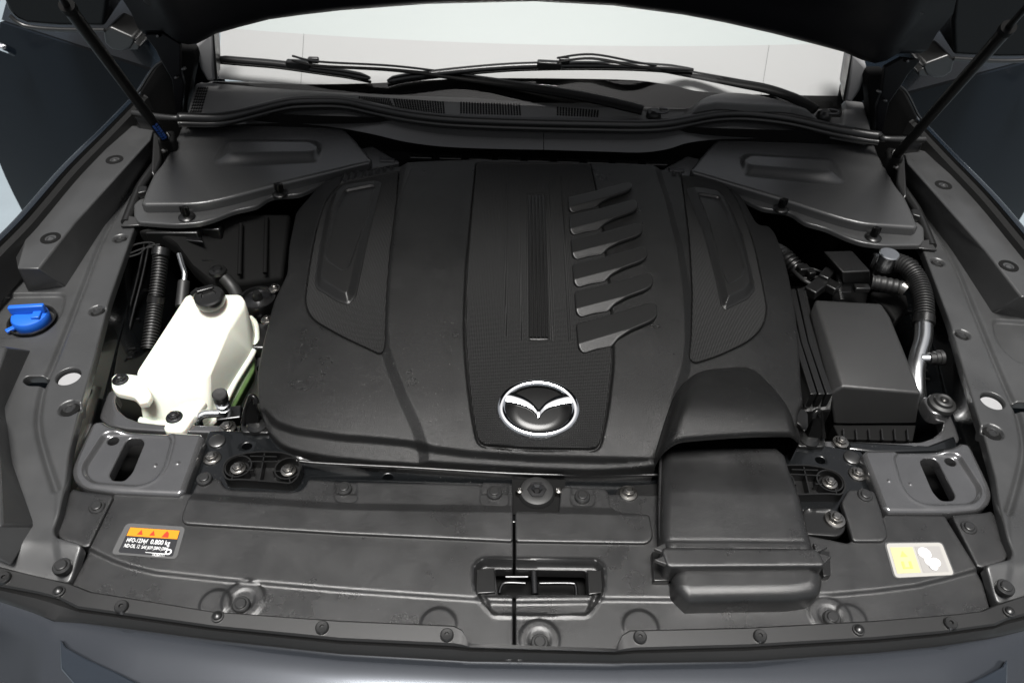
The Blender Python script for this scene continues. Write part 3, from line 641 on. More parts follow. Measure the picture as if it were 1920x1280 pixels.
# ------------------------------------------------ radiator support beam
rb = thing('radiator_support', 'black painted steel crossbeam with bolts and push clips behind the front panels', 'crossbeam')
zb_ = -.010
bo = rnd(W2([(392, 806), (520, 808), (600, 700), (1400, 700), (1496, 826), (1617, 846), (1660, 962), (1500, 985), (1100, 985), (500, 960), (340, 940)], zb_), .004)
hl = [ell(P(x, y, zb_)[:2], .0068, .0058, 22) for x, y in ((463, 836), (727, 892), (1538, 862))]
plate('beam', bo, flat(zb_), M_beam, rb, holes=hl, res=.0035, r=.002, thick=.03, feats=[FE(W2([(560, 860), (1240, 886), (1240, 905), (560, 890)], zb_), -.003, -.001, .006)])
HEX = join(lathegeo([(0, .0088), (.0032, .0088), (.0042, .0080), (.0044, .0055)], (0, 0, 0), n=14), lathegeo([(.0044, .0062), (.0066, .0060), (.0072, .0052), (.0072, .0016)], (0, 0, 0), n=6), lathegeo([(.006, .0024), (.0098, .0018), (.0105, .0008), (.0105, -.002)], (0, 0, 0), n=26))
def bolt(px, py, z, par_, mat=None, sc=1., key='hexS', rz=.3, name='bolt', **k):
    return inst(key, name, HEX, mat or M_steel, P(px, py, z), par_, rot=(0, 0, rz), sc=sc, ang=25, **k)
PLUG = lathegeo([(0, .0025), (.0095, .0025), (.0108, .0018), (.0112, .0008), (.0112, -.002)], (0, 0, 0), n=30)
for (x, y), k in (((407, 827), 'p'), ((1597, 858), 'p'), ((398, 859), 'b'), ((1607, 889), 'b')):
    if k == 'p': inst('plug', 'plug', PLUG, M_clip, P(x, y, zb_+.0005), rb)
    else: bolt(x, y, zb_, rb, sc=1.12)
# bolts by the reservoir and by the filter box
# ------------------------------------------------ twin-bolt brackets (mirrored)
def twin(s):
    th = thing('bonnet_catch_bracket', 'black ribbed twin bolt bracket on the crossbeam, %s' % ('left of the cover lip' if s > 0 else 'half hidden by the intake snorkel'), 'bracket')
    ol = rnd(W2([(419, 889), (422, 873), (435, 861), (462, 854), (493, 851), (532, 853), (555, 861), (564, 872), (561, 897), (547, 911), (532, 909), (454, 903), (427, 904)], 0), .006)
    c1, c2 = P(448, 877, 0)[:2], P(541, 881, 0)[:2]
    plate('bracket_body', ol, flat(-.009), M_blk, th, res=.003, r=.001, thick=.012)
    wall('outer_web', ol, -.010, .006, .0026, M_blk, th, True)
    for c in (c1, c2): wall('boss_web', ell(c, .0165, .0165, 30), -.010, .0045, .0022, M_blk, th, True)
    for l in ([(497, 853), (487, 905)], [(466, 868), (524, 868)], [(463, 884), (476, 884)], [(512, 886), (526, 886)], [(436, 901), (438, 892)], [(545, 908), (543, 897)], [(470, 858), (520, 859)]): wall('cross_web', W2(l, 0), -.010, .004, .0020, M_blk, th)
    bolt(447, 878, -.001, th, sc=1.0); bolt(541, 882, -.001, th, sc=1.0)
for MIR in (1, -1): twin(MIR)
MIR = 1
tube('stay_rod', cr(W3([(556, 863, .004), (600, 868, .002), (760, 876, -.001), (1000, 889, -.001), (1240, 890, -.002)]), 6), .0022, M_blk, rb, 8)
# centre rubber stop and small arm bracket
bs = thing('rubber_stop', 'round black rubber stop with hexagonal centre behind the seam of the front panels', 'bump stop')
c_ = P(1006, 925, -.008)
mk('stop_plate', W3([(960, 898), (1060, 900), (1058, 966), (960, 964)], -.007), [(3, 2, 1, 0)], M_mblk, bs)
lathe('stop_pad', [(0, .004), (.006, .004), (.0085, .008), (.015, .009), (.021, .007), (.024, .002), (.024, -.004)], c_, M_rub, bs, n=32)
lathe('hex_insert', [(.0042, .0078), (.0075, .0105), (.0125, .0102), (.0125, .006)], c_, M_dsteel, bs, n=6, ang=20)
for x in (974, 1047): lathe('pin', [(0, .006), (.004, .005), (.0055, .0), (.0055, -.004)], P(x, 923, -.004), M_steel, bs, n=14)
ab = thing('snorkel_bracket', 'small black steel arm bracket with one bolt left of the intake snorkel', 'bracket')
plate('arm', rnd(W2([(1152, 925), (1160, 912), (1176, 908), (1262, 903), (1262, 951), (1172, 951), (1156, 944)], .0), .008), flat(-.001), M_blk, ab, res=.003, r=.0015, thick=.006)
bolt(1178, 925, .000, ab, sc=1.15, key='hexA')
ab2 = thing('snorkel_bracket', 'small black steel arm bracket with one bolt right of the intake snorkel', 'bracket')
plate('arm', rnd(W2([(1505, 952), (1560, 953), (1582, 965), (1588, 990), (1575, 1005), (1505, 1000)], .0), .008), flat(-.001), M_blk, ab2, res=.003, r=.0015, thick=.006, feats=[LI(W2([(1500, 952), (1560, 956)], 0), .003, .0015)])
bolt(1565, 974, .000, ab2, sc=1.25, key='hexA')
# ------------------------------------------------ headlamp_bracket plates (mirrored)
def lock(s):
    th = thing('headlamp_bracket', 'grey painted pressed steel plate with a long slot %s' % ('below the cream reservoir' if s > 0 else 'below the air filter box'), 'bracket')
    ol = rnd(W2([(186, 784), (171, 794), (139, 862), (132, 882), (137, 900), (157, 915), (214, 923), (343, 928), (385, 812), (289, 807), (232, 804), (204, 797)], .006), [.001, .004, .01, .012, .01, .012, .02, .002, .002, .01, .01, .01])
    fr = rnd(W2([(196, 810), (250, 808), (313, 811), (323, 823), (309, 876), (289, 901), (259, 911), (172, 905), (156, 890), (155, 873)], .006), [.008, .01, .006, .006, .014, .012, .01, .014, .01, .014])
    slot = rnd(W2([(236, 827), (244, 821), (265, 821), (271, 829), (248, 885), (233, 901), (210, 900), (204, 891)], .002), .005)
    hole_ = ell(P(212, 826, .002)[:2], .0072, .0068, 22)
    plate('plate', ol, flat(.006), M_lock, th, holes=[slot, hole_], res=.0015, r=.006, drop=.0055, thick=.014, ang=60, feats=[FE(fr, -.0045, -.004, .0025), LI(fr, .0010, .004, True),
        FE(ell(P(289, 870, .004)[:2], .004, .004), .0015, -.004, 0), FE(ell(P(333, 870, .004)[:2], .004, .004), .0015, -.004, 0)])
for MIR in (1, -1): lock(MIR)
MIR = 1
# ================================================================== COOLANT RESERVOIR
rv = thing('coolant_reservoir', 'cream translucent coolant reservoir with black cap and green coolant low inside', 'reservoir')
tv = W3([(350, 553, .035), (452, 551, .035), (462, 566, .030), (430, 615, .012), (390, 706, -.012), (252, 697, -.012)])
bv_ = W3([(350, 560, -.05), (440, 590, -.10), (478, 620, -.035), (474, 660, -.052), (392, 794, -.078), (264, 784, -.070)])
V = [*tv, *bv_, *(bv_+[0, 0, -.09])]
f = [(0, 1, 3), (1, 2, 3), (0, 3, 4), (0, 4, 5), (5, 4, 10, 11), (2, 8, 9), (3, 2, 9), (3, 9, 4), (4, 9, 10), (0, 5, 11, 6), (0, 6, 7, 1), (1, 7, 8, 2)]+[(6+i, 12+i, 12+(i+1) % 6, 6+(i+1) % 6) for i in range(6)]+[tuple(range(12, 18))]
import bmesh
def solid(name, V, f, mat, parent, bw, segs=4, label=None, sub=0):
    o = mk(name, V, f, mat, parent, 60, label); b = bmesh.new(); b.from_mesh(o.data); bmesh.ops.recalc_face_normals(b, faces=b.faces)
    bmesh.ops.dissolve_limit(b, angle_limit=radians(4), verts=b.verts, edges=b.edges); b.to_mesh(b_ := o.data); b.free()
    m = o.modifiers.new('bevel', 'BEVEL'); m.width = bw; m.segments = segs; m.limit_method = 'ANGLE'; m.angle_limit = radians(12)
    return o
solid('tank', V, f, M_res, rv, .0065, 4)
fg = cr(W3([(468, 596, -.030), (479, 612, -.036), (476, 655, -.052), (440, 716, -.064), (394, 796, -.080), (330, 798, -.080), (262, 788, -.075)]), 5)
tube('weld_flange', fg, .0055, M_res, rv, 10)
gl = W3([(478, 640, -.055), (478, 692, -.072), (440, 762, -.09), (398, 800, -.095), (384, 796, -.09)])
solid('coolant', [*gl, *(gl+[-.03, .03, -.12])], [tuple(range(5)), (9, 8, 7, 6, 5)]+[(i, i+5, (i+1) % 5+5, (i+1) % 5) for i in range(5)], M_green, rv, .006, 3, label='green coolant level in the lower shell')
for nm, ol, bp_ in (('L', [(262, 702), (236, 699), (218, 698), (208, 706), (208, 724), (216, 735), (250, 742), (268, 764), (285, 740)], (226, 712)), ('B', [(345, 752), (318, 768), (312, 790), (305, 800), (310, 808), (342, 809), (350, 800), (362, 782), (392, 745)], (327, 782))):
    plate('mounting_lug', rnd(W2(ol, -.024), .006), flat(-.024), M_res, rv, res=.003, r=.004, thick=.007)
    bolt(bp_[0], bp_[1], (-.024), rv, mat=M_dsteel, key='hexD', sc=1.1)
cc_ = P(392, 556, .047)
lathe('cap', [(0, .002), (.010, .002), (.011, .004), (.019, .004), (.0215, .002), (.0225, -.002), (.0225, -.008), (.020, -.014)], cc_, M_blk, rv, axis=(.0, -.12, 1), n=36)
V, f = boxgeo(cc_+[-.008, .010, .006], (.026, .010, .006), Matrix.Rotation(.5, 3, 'Z')); bevel(mk('cap_tab', V, f, M_blk, rv), .002)
tube('vent_nipple', [P(378, 548, .050), P(370, 545, .048), P(362, 552, .04)], .005, M_blk, rv, 10)
# ------------------------------------------------ service port, pipes by the reservoir
sp = thing('service_port', 'tall refrigerant service port with knurled black cap in front of the reservoir', 'valve')
c_ = P(415, 750, -.005)
lathe('port_cap', [(0, .016), (.009, .0165), (.0105, .015), (.0105, .002), (.0085, 0)], c_, M_rub, sp, axis=(.1, -.1, 1), n=18, ang=15)
c2_ = c_+[-.0015, .0015, -.022]
lathe('neck', [(.0075, .022), (.0075, .017), (.0098, .016), (.0098, .012), (.0075, .011), (.0075, .007), (.010, .006), (.010, -.006)], c2_, M_alu, sp, axis=(.1, -.1, 1), n=20)
V, f = boxgeo(P(432, 781, -.045), (.034, .024, .02), Matrix.Rotation(.2, 3, 'Z')); bevel(mk('port_block', V, f, M_dsteel, sp), .002)
tube('pipe', cr(W3([(374, 797, -.05), (372, 785, -.035), (384, 776, -.03), (412, 775, -.03)]), 6), .0062, M_alu, sp, 12)
bolt(427, 802, -.022, rb, sc=1.15)
# ------------------------------------------------ hooked guides at both front corners of the cover
def hook(s):
    th = thing('bonnet_guide', 'black plastic wedge shaped guide on a square pad %s' % ('between reservoir and engine cover' if s > 0 else 'between engine cover and filter box'), 'guide')
    pad = rnd(W2([(451, 792), (456, 780), (498, 777), (506, 800), (505, 812), (452, 810)], -.004), .005)
    plate('pad', pad, flat(-.004), M_blk, th, res=.002, r=.002, thick=.012)
    a = W3([(456, 793), (469, 796), (486, 796), (492, 786)], .0); top = np.array([P(470, 745, .045), P(476, 744, .047)])
    V = [*a, *top]; mk('wedge', V, [(3, 2, 1, 0), (0, 1, 4), (1, 2, 5, 4), (2, 3, 5), (3, 0, 4, 5)], M_glossblk, th)
    tube('loop', cr(np.array([P(456, 793, .0), P(462, 765, .02), P(470, 744, .045), P(478, 746, .046), P(481, 756, .04)]), 5), .0038, M_glossblk, th, 10)
    lathe('foot', [(0, .006), (.010, .005), (.014, .001), (.0145, -.004)], P(482, 796, -.003), M_blk, th, n=26)
    cp = rnd(W2([(484, 748), (494, 740), (508, 740), (514, 752), (512, 766), (500, 772), (494, 785), (484, 782)], .0), .006)
    plate('ear', cp, flat(.002), M_blk, th, res=.002, r=.002, thick=.02)
for MIR in (1, -1): hook(MIR)
MIR = 1
# ------------------------------------------------ left rear corner: hoses, pipe, brackets
h = thing('wiring_conduit', 'black corrugated conduit dropping behind the cream reservoir', 'conduit')
corrugated('upper_conduit', W3([(301, 478, .0), (299, 510, -.015), (293, 558, -.04)]), .0115, M_rub, h)
tube('collar', W3([(294, 556, -.036), (292, 568, -.044)]), .0145, M_blk, h, 16)
corrugated('lower_conduit', W3([(292, 566, -.044), (286, 610, -.06), (280, 655, -.08)]), .0115, M_rub, h)
tube('cap_end', W3([(303, 466, .008), (301, 480, .0)]), .015, M_blk, h, 16)
h = thing('coolant_pipe', 'thin bent aluminium pipe in a black sleeve behind the reservoir cap', 'pipe')
tube('metal_tube', cr(W3([(336, 477, .01), (341, 495, .005), (346, 512, .0), (345, 532, -.01)]), 6), .0045, M_alu, h, 10)
tube('sleeve', W3([(345, 528, -.01), (340, 575, -.03)]), .0095, M_rub, h, 14)
for pts in ([(240, 468), (255, 458), (285, 455), (300, 470)], [(240, 482), (262, 475), (278, 462), (300, 458)], [(244, 475), (268, 466), (290, 464), (306, 476)]):
    o = tube('cable', cr(W3(pts, .004), 6), .0014, M_rub, None, 6)
    tag(o, ['thin black cable looping from the left trim to the conduit, topmost of three', 'thin black cable looping from the left trim to the conduit, lowest of three', 'thin black cable looping from the left trim to the conduit, middle of three'][('cable.001' == o.name)+2*('cable.002' == o.name)], 'cable', 'cables at the left rear corner')
h = thing('control_module', 'black module box with grey label under the left cowl cover', 'module')
V, f = boxgeo(P(330, 440, .0), (.09, .03, .03), Matrix.Rotation(.05, 3, 'Z')); bevel(mk('housing', V, f, M_blk, h), .003)
T = W3([(348, 431), (373, 433), (380, 453), (349, 450)], .004); poly3('grey_tab', T, T-[0, 0, .006], M_dsteel, h, .001)
V, f = boxgeo(P(392, 436, -.005), (.05, .02, .03)); bevel(mk('plug_housing', V, f, M_blk, h), .003)
h = thing('insulation_pad', 'black foam insulation draped on the bulkhead behind the reservoir', 'insulation')
pd = W3([(255, 430, .02), (300, 440, .01), (330, 460, 0), (360, 500, -.03), (400, 535, -.05), (460, 530, -.05), (530, 520, -.05), (545, 400, .0), (400, 400, .01)])
V = [*pd, *(pd-[0, 0, .03])]; poly3('pad', pd, pd-[0, 0, .03], M_mblk, h, .006)
lathe('retainer_nut', [(0, .004), (.006, .004), (.008, .001), (.014, .0), (.0155, -.004)], P(408, 506, -.018), M_blk, h, n=26)
V, f = boxgeo(P(389, 488, .0), (.018, .002, .002)); mk('staple', V, f, M_dsteel, h)
for i, (x, y0, y1) in enumerate(((452, 420, 515), (500, 408, 512))):
    tube('pad_crease', W3([(x, y0, .003), (x-3, y1, -.035)]), .004, M_mblk, h, 8)
h = thing('pulley', 'dark round pulley with steel bolts between reservoir and engine cover', 'pulley')
c_ = P(484, 562, -.03)
lathe('pulley_disc', [(.006, .004), (.014, .002), (.024, .001), (.026, .006), (.029, .006), (.031, .0), (.031, -.02)], c_, M_dsteel, h, n=32); lathe('hub', [(0, .016), (.006, .016), (.008, .012), (.010, -.004)], c_, M_blk, h, n=20)
bolt(515, 541, -.02, h, sc=.95); bolt(501, 600, -.03, h, sc=.95)
V, f = boxgeo(P(490, 640, -.06), (.03, .06, .03)); bevel(mk('mount', V, f, M_blk, h), .004)
# ================================================================== AIR FILTER BOX (right)
af = thing('air_filter_box', 'large black plastic air filter box with ribbed edge to the right of the engine cover', 'air filter box')
T = W3([(1529, 563, .030), (1651, 570, .026), (1668, 594, .026), (1692, 653, .024), (1727, 737, .020), (1580, 724, .022), (1556, 738, .006), (1518, 590, .012)])
Bt = W3([(1529, 563, -.05), (1651, 570, -.05), (1668, 594, -.05), (1692, 653, -.05), (1718, 792, -.045), (1590, 793, -.045), (1562, 792, -.045), (1518, 590, -.05)])
solid('filter_lid', [*T, *Bt], [(0, 1, 2, 3, 4, 5), (0, 5, 6, 7)]+[(i, i+8, (i+1) % 8+8, (i+1) % 8) for i in range(8)], M_air, af, .004, 4)
rl = [(1455, 545), (1488, 541), (1556, 738), (1516, 740), (1506, 757), (1480, 650)]
pr = lambda a, b, z: P(a, b, z)
for i in range(3):
    a0 = 1468+i*13.5; b0 = 1520+i*15
    tp = W3([(a0, 543-i*1.2, .020), (a0+10, 542-i*1.2, .020), (a0+33, 640, .017), (b0+12, 738, .014), (b0, 738.5, .014), (a0+21, 640, .017)])
    poly3('rib_rail', tp, tp-[0, 0, .03], M_blk, af, .0012)
base = W3([(1450, 548, .002), (1512, 542, .010), (1560, 738, .004), (1560, 770, -.02), (1508, 770, -.02), (1504, 756, .0), (1484, 650, .0)])
poly3('rail_base', base, base-[0, 0, .05], M_blk, af, .003)
lowb = W3([(1562, 795), (1718, 796), (1712, 826), (1575, 822)], -.052)
poly3('lower_case', lowb, lowb-[0, 0, .03], M_mblk, af, .002)
for i in range(6):
    x = 1580+i*24; V_ = W3([(x, 803, -.046), (x+2.6, 803, -.046), (x+4.6, 824, -.046), (x+2, 824, -.046)]); poly3('case_fin', V_, V_-[0, 0, .01], M_dsteel, af, 0)
# small relay box
rbx = thing('fuse_box', 'small black fuse box with flat lid behind the air filter box', 'fuse box')
T = W3([(1543, 470, .035), (1597, 469, .035), (1633, 508, .032), (1580, 511, .032)]); Bt = T.copy(); Bt[:, 2] = -.02
Bt = W3([(1552, 500, -.0), (1605, 500, -.0), (1632, 532, -.0), (1580, 534, -.0)])
poly3('fuse_box_lid', T, Bt, M_cover, rbx, .003)
T = W3([(1570, 534, -.004), (1632, 530, -.004), (1632, 560, -.03), (1576, 562, -.03)]); poly3('fuse_box_base', T+[0, .01, 0], T-[0, 0, .03], M_blk, rbx, .002)
T = W3([(1576, 537), (1596, 537), (1596, 548), (1577, 548)], .0); poly3('label', T, T-[0, 0, .004], M_dsteel, rbx, .0003)
V, f = boxgeo(P(1615, 540, .0), (.026, .014, .01)); bevel(mk('latch', V, f, M_blk, rbx), .002)
# aluminium valve block with corrugated hose and pipe
vb = thing('hose_fitting', 'machined aluminium hose fitting feeding a corrugated hose on the right of the bay', 'fitting')
c_ = P(1667, 478, .035)
lathe('fitting_cap', [(0, .004), (.0155, .004), (.017, .002), (.017, -.028)], c_, M_alu, vb, n=28)
V, f = boxgeo(P(1655, 503, .0), (.044, .03, .045), Matrix.Rotation(-.1, 3, 'Z')); bevel(mk('fitting_body', V, f, M_dsteel, vb), .004)
lathe('banjo_bolt', [(0, .006), (.006, .005), (.0075, 0), (.0075, -.02)], P(1646, 483, .025), M_alu, vb, n=6)
ho = thing('corrugated_hose', 'thick black corrugated hose curving from the aluminium fitting down the right side', 'hose')
corrugated('hose_body', W3([(1676, 490, .022), (1700, 500, .026), (1720, 525, .02), (1731, 560, .012), (1733, 598, .0)]), .0148, M_rub, ho, pitch=.0052, amp=.0014)
tube('hose_end', W3([(1733, 594, .001), (1732, 608, -.004)]), .0168, M_blk, ho, 16)
mp = thing('aluminium_pipe', 'thick bright aluminium pipe descending beside the air filter box', 'pipe')
tube('pipe_body', cr(W3([(1732, 600, -.002), (1731, 635, -.010), (1722, 668, -.018), (1717, 695, -.025), (1718, 735, -.04), (1722, 760, -.06)]), 6), .0135, M_alu, mp, 18)
p0, p1, p2 = P(1728, 672, -.012), P(1742, 672, -.010), P(1766, 670, -.008)
tube('branch', [p0, p1], .0075, M_alu, mp, 14); V, f = tubegeo([p1, p1*.6+p2*.4, p1*.58+p2*.42, p1*.3+p2*.7, p1*.29+p2*.71, p2], [.0095, .0095, .011, .011, .0125, .0125], 18); mk('valve_cap', V, f, M_rub, mp)
lathe('cap_recess', [(0, .0002), (.003, .0002), (.0035, .0008)], p2, M_mblk, mp, axis=(1, 0, .1), n=12)
# black hose and connectors behind the filter box
bh = thing('vacuum_hose', 'black taped hose behind the fuse box running to the aluminium fitting', 'hose')
corrugated('hose_body', W3([(1632, 528, .0), (1655, 532, .0), (1690, 540, -.002)]), .0125, M_rub, bh, pitch=.009, amp=.0007)
tube('clamp', W3([(1688, 537, .0), (1698, 543, -.002)]), .0135, M_steel, bh, 16)
fo = thing('foam_block', 'crumpled black foam block below the taped hose', 'foam')
pd = W3([(1634, 545), (1700, 552), (1705, 575), (1680, 600), (1662, 575), (1634, 560)], -.04); poly3('block', pd, pd-[0, 0, .03], M_mblk, fo, .004)
wh = thing('wiring_harness', 'bundle of black connectors and wires between engine cover and fuse box', 'wiring')
for pts, r_ in (([(1488, 508, -.01), (1500, 520, 0), (1515, 530, .002), (1545, 545, -.01)], .004), ([(1484, 516, -.02), (1510, 522, -.01), (1540, 520, -.01), (1560, 535, -.01)], .003), ([(1500, 500, -.01), (1530, 506, .0), (1560, 520, -.02)], .0022), ([(1700, 500, -.01), (1725, 510, -.01), (1740, 525, -.02)], .0022), ([(1700, 480, -.01), (1728, 500, -.01), (1742, 545, -.02), (1745, 600, -.04)], .0022), ([(1690, 486, -.02), (1718, 498, -.02), (1735, 560, -.04)], .003)):
    tube('wire', cr(W3(pts), 6), r_, M_rub, wh, 8)
corrugated('wire_sleeve', W3([(1572, 512, .01), (1574, 540, .0), (1578, 562, -.01)]), .0035, M_rub, wh, pitch=.0035, amp=.0008, n=8)
for (x, y, z), d, a in (((1548, 518, .006), (.030, .018, .018), .9), ((1530, 540, .0), (.045, .022, .018), .75), ((1556, 536, .0), (.022, .03, .015), .75), ((1512, 548, -.01), (.03, .018, .014), .6), ((1505, 506, .0), (.02, .016, .016), .2), ((1520, 512, .0), (.014, .014, .012), .2)):
    V, f = boxgeo(P(x, y, z), d, Matrix.Rotation(a, 3, 'Z')); bevel(mk('connector', V, f, M_blk, wh), .0025)
V, f = tubegeo(W3([(1466, 480, -.01), (1478, 492, -.01), (1497, 505, -.02)]), .016, 14)
corrugated('loom_tube', W3([(1452, 470, -.03), (1472, 482, -.02), (1500, 512, -.03)]), .014, M_seal, wh, pitch=.007, amp=.002)
# rubber mounting bracket
rm = thing('rubber_mount', 'round black rubber grommet on a steel bracket right of the air filter box', 'mount')
plate('bracket', rnd(W2([(1729, 744), (1752, 741), (1778, 748), (1790, 760), (1788, 773), (1762, 778), (1745, 772)], -.012), .006), flat(-.012), M_lock, rm, res=.002, r=.003, thick=.018)
lathe('grommet', [(.0045, .006), (.0065, .0095), (.010, .0105), (.0125, .009), (.014, .005), (.0185, .003), (.020, .0), (.020, -.003)], P(1766, 757, -.010), M_rub, rm, n=30)
lathe('stud', [(0, .010), (.003, .009), (.0045, .006), (.0045, .0)], P(1766, 757, -.010), M_steel, rm, n=16)
# pressed support brackets under the reservoir and beside the filter box
def sup(s):
    th = thing('apron_bracket', 'curved grey steel bracket with a large round opening %s' % ('beneath the reservoir lug' if s > 0 else 'beneath the rubber mount'), 'bracket')
    ol = rnd(W2([(206, 730), (192, 765), (186, 784), (204, 799), (240, 806), (300, 810), (450, 814), (450, 799), (300, 796), (262, 792), (238, 783), (221, 768), (216, 752), (222, 736)], -.035), .005)
    plate('bracket_plate', ol, flat(-.033), M_lock, th, res=.002, r=.003, thick=.02)
for MIR in (1, -1): sup(MIR)
MIR = 1
bolt(1576, 829, -.030, rb, sc=1.1, mat=M_steel)
"""right-hand ledge between filter box and headlamp_bracket plate"""
lg = W3([(1590, 826), (1740, 834), (1790, 815), (1800, 845), (1640, 848), (1590, 842)], -.03); o = poly3('apron_ledge', lg, lg-[0, 0, .02], M_beam, bay, .004)

bl = thing('brake_line', 'two thin bent steel lines along the left inner apron behind the reservoir', 'pipe')
for k in range(2):
    tube('line', cr(W3([(272+k*9, 452, -.02), (258+k*9, 520, -.035), (240+k*9, 590, -.05), (226+k*9, 650, -.06), (214+k*8, 700, -.065)]), 5), .0028, M_dsteel, bl, 8)
hl = thing('heater_hose', 'black rubber hose disappearing under the insulation between reservoir and cover', 'hose')
tube('hose_body', cr(W3([(420, 520, -.03), (440, 545, -.045), (462, 600, -.06), (486, 640, -.07), (494, 690, -.08)]), 6), .011, M_rub, hl, 14)
tube('hose_clamp', W3([(447, 560, -.049), (451, 572, -.052)]), .0125, M_dsteel, hl, 16)
# ================================================================== COWL
def cowl_cover(s):
    th = thing('cowl_side_cover', 'black plastic strut tower cover with raised rib and two wing studs on the %s' % ('left rear' if s > 0 else 'right rear'), 'cover')
    zc_ = .05
    ol = rnd(W2([(336, 247), (304, 306), (287, 326), (276, 349), (263, 383), (370, 382), (424, 371), (504, 349), (620, 321), (660, 311), (700, 302), (672, 268), (620, 212), (400, 195), (350, 205)], zc_), [.01, .02, .01, .02, .005, .03, .03, .02, .02, .02, .002, .01, .01, .01, .01])
    bt = rnd(W2([(430, 266), (580, 267), (594, 274), (588, 282), (436, 285)], zc_+.012), .006); bb = rnd(W2([(424, 262), (590, 262), (606, 272), (598, 306), (470, 312), (410, 312), (398, 302)], zc_), .012)
    def fb(Q):
        a = seg(Q, bt); b = -seg(Q, bb); t = np.where(a <= 0, 1, np.where(b <= 0, 0, b/(a+b+1e-9))); return .012*sst(t)
    plate('cover_panel', ol, lambda x, y: zc_-.03*np.clip((1.14-y)/.1, 0, 1)**2*np.clip((-np.abs(x)+.62)/.3, 0, 1), M_cowl, th, res=.002, r=.006, thick=.016, ang=60, feats=[fb])
    fl = rnd(W2([(250, 380), (250, 404), (258, 414), (330, 419), (372, 416), (400, 408), (437, 393), (480, 384), (506, 366), (560, 362), (600, 345), (655, 322), (752, 303), (700, 272), (300, 340)], .034), [.004, .004, .004, .01, .012, .01, .01, .01, .012, .01, .01, .01, .002, .002, .002])
    plate('flange', fl, flat(.032), M_cowl, th, res=.002, r=.003, thick=.006)
    for x, y in ((350, 402), (525, 358)):
        p = P(x, y+4, .034)
        lathe('stud_base', [(0, .003), (.007, .003), (.012, .002), (.0145, .0), (.0145, -.002)], p, M_blk, th, n=24)
        V, f = tubegeo([p, p+[0, 0, .014], p+[0, 0, .020]], [.0062, .006, .0045], 14); mk('stud', V, f, M_glossblk, th)
        V, f = boxgeo(p+[0, 0, .013], (.016, .004, .015)); bevel(mk('stud_wing', V, f, M_glossblk, th), .0015)
    # side hose, strap
    tube('edge_hose', cr(W3([(296, 304, .035), (281, 325, .035), (264, 350, .032), (252, 378, .028), (236, 418, .022)]), 6), .0085, M_seal, th, 12)
    T = W3([(258, 348, .046), (276, 348, .046), (274, 358, .046), (258, 362, .046)]); poly3('strap', T, T-[0, 0, .012], M_seal, th, .002)
    T = W3([(226, 424, .024), (240, 404, .03), (262, 408, .03), (262, 422, .024)]); poly3('corner_tab', T, T-[0, 0, .004], M_seal, th, .001)
    # raised edge trim loop beside the strut
    T = W3([(287, 246, .07), (300, 250, .07), (302, 300, .045), (290, 330, .04), (282, 322, .045)]); poly3('edge_guard', T, T-[0, 0, .02], M_seal, th, .004)
for MIR in (1, -1): cowl_cover(MIR)
MIR = 1
wsp = cr(np.array([(250, 212), (285, 218), (322, 222), (334, 222), (345, 221), (400, 222), (440, 216), (480, 206), (520, 196), (560, 190), (640, 190), (700, 202), (760, 214), (830, 223), (920, 228), (1020, 231), (1120, 233), (1200, 234), (1250, 231), (1290, 224), (1340, 215), (1400, 213), (1480, 222), (1560, 240), (1620, 252), (1648, 256), (1660, 261), (1700, 262), (1733, 262)], float), 4)
wz = .088
ws = thing('cowl_weatherstrip', 'wavy grey rubber weatherstrip running across the back of the engine bay', 'weatherstrip')
L3 = W3(wsp, wz)
rr = np.where((wsp[:, 0] > 334) & (wsp[:, 0] < 1650), .0100, .0068)
tube('strip', L3, rr, M_seal, ws, 16, ang=60)
tube('base_bead', (L3+[0, -.006, -.009])[12:-12], .0062, M_seal, ws, 10)
for s_ in (1, -1):
    MIR = s_; T = W3([(247, 210, .088), (272, 212, .088), (300, 240, .065), (262, 240, .062)]); poly3('end_block', T, T-[0, 0, .03], M_seal, ws, .003)
MIR = 1
co = thing('scuttle', 'dark plastic scuttle panel with perforated vents between weatherstrip and windscreen', 'cowl panel')
low = np.array([(345, 236), (400, 236), (480, 232), (560, 232), (640, 241), (700, 252), (760, 266), (830, 275), (920, 279), (1020, 281), (1120, 284), (1200, 286), (1250, 280), (1290, 268), (1340, 262), (1400, 260), (1480, 258), (1560, 260), (1640, 268)], float)
topx = np.array([(345, 224), (400, 225), (480, 209), (560, 194), (640, 194), (700, 206), (760, 218), (830, 227), (920, 232), (1020, 235), (1120, 237), (1200, 238), (1250, 235), (1290, 228), (1340, 219), (1400, 217), (1480, 226), (1560, 244), (1640, 258)], float)
for a, b, nm in ((0, 10, 'l'), (9, 19, 'r')):
    a0, b0 = cr(topx[a:b], 5), cr(low[a:b], 5)
    if nm == 'l': a0[-1] -= [1.2, 0]; b0[-1] -= [1.2, 0]
    A_, B_ = W3(a0, .080), W3(b0, .058)
    loft('face_panel', [A_+[0, .01, .004], A_, A_*.5+B_*.5+[0, .006, -.003], B_, B_+[0, .006, -.003], B_+[0, .05, -.004]], M_cowl, co, ang=50)
for x in (600, 735, 865, 1133, 1262, 1378): lathe('pin', [(0, .002), (.0018, .001), (.002, -.002)], P(x, np.interp(x, topx[:, 0], topx[:, 1])+6, .079), M_steel, co, axis=(0, -.6, .8), n=8)
ctop = W2([(366, 160), (352, 214), (400, 218), (480, 202), (560, 187), (640, 187), (700, 198), (760, 210), (830, 219), (1020, 227), (1200, 230), (1290, 220), (1340, 211), (1480, 218), (1560, 236), (1637, 250), (1620, 188), (1500, 176), (1300, 172), (1160, 186), (1000, 182), (820, 169), (700, 160), (560, 150), (396, 148)], .09)
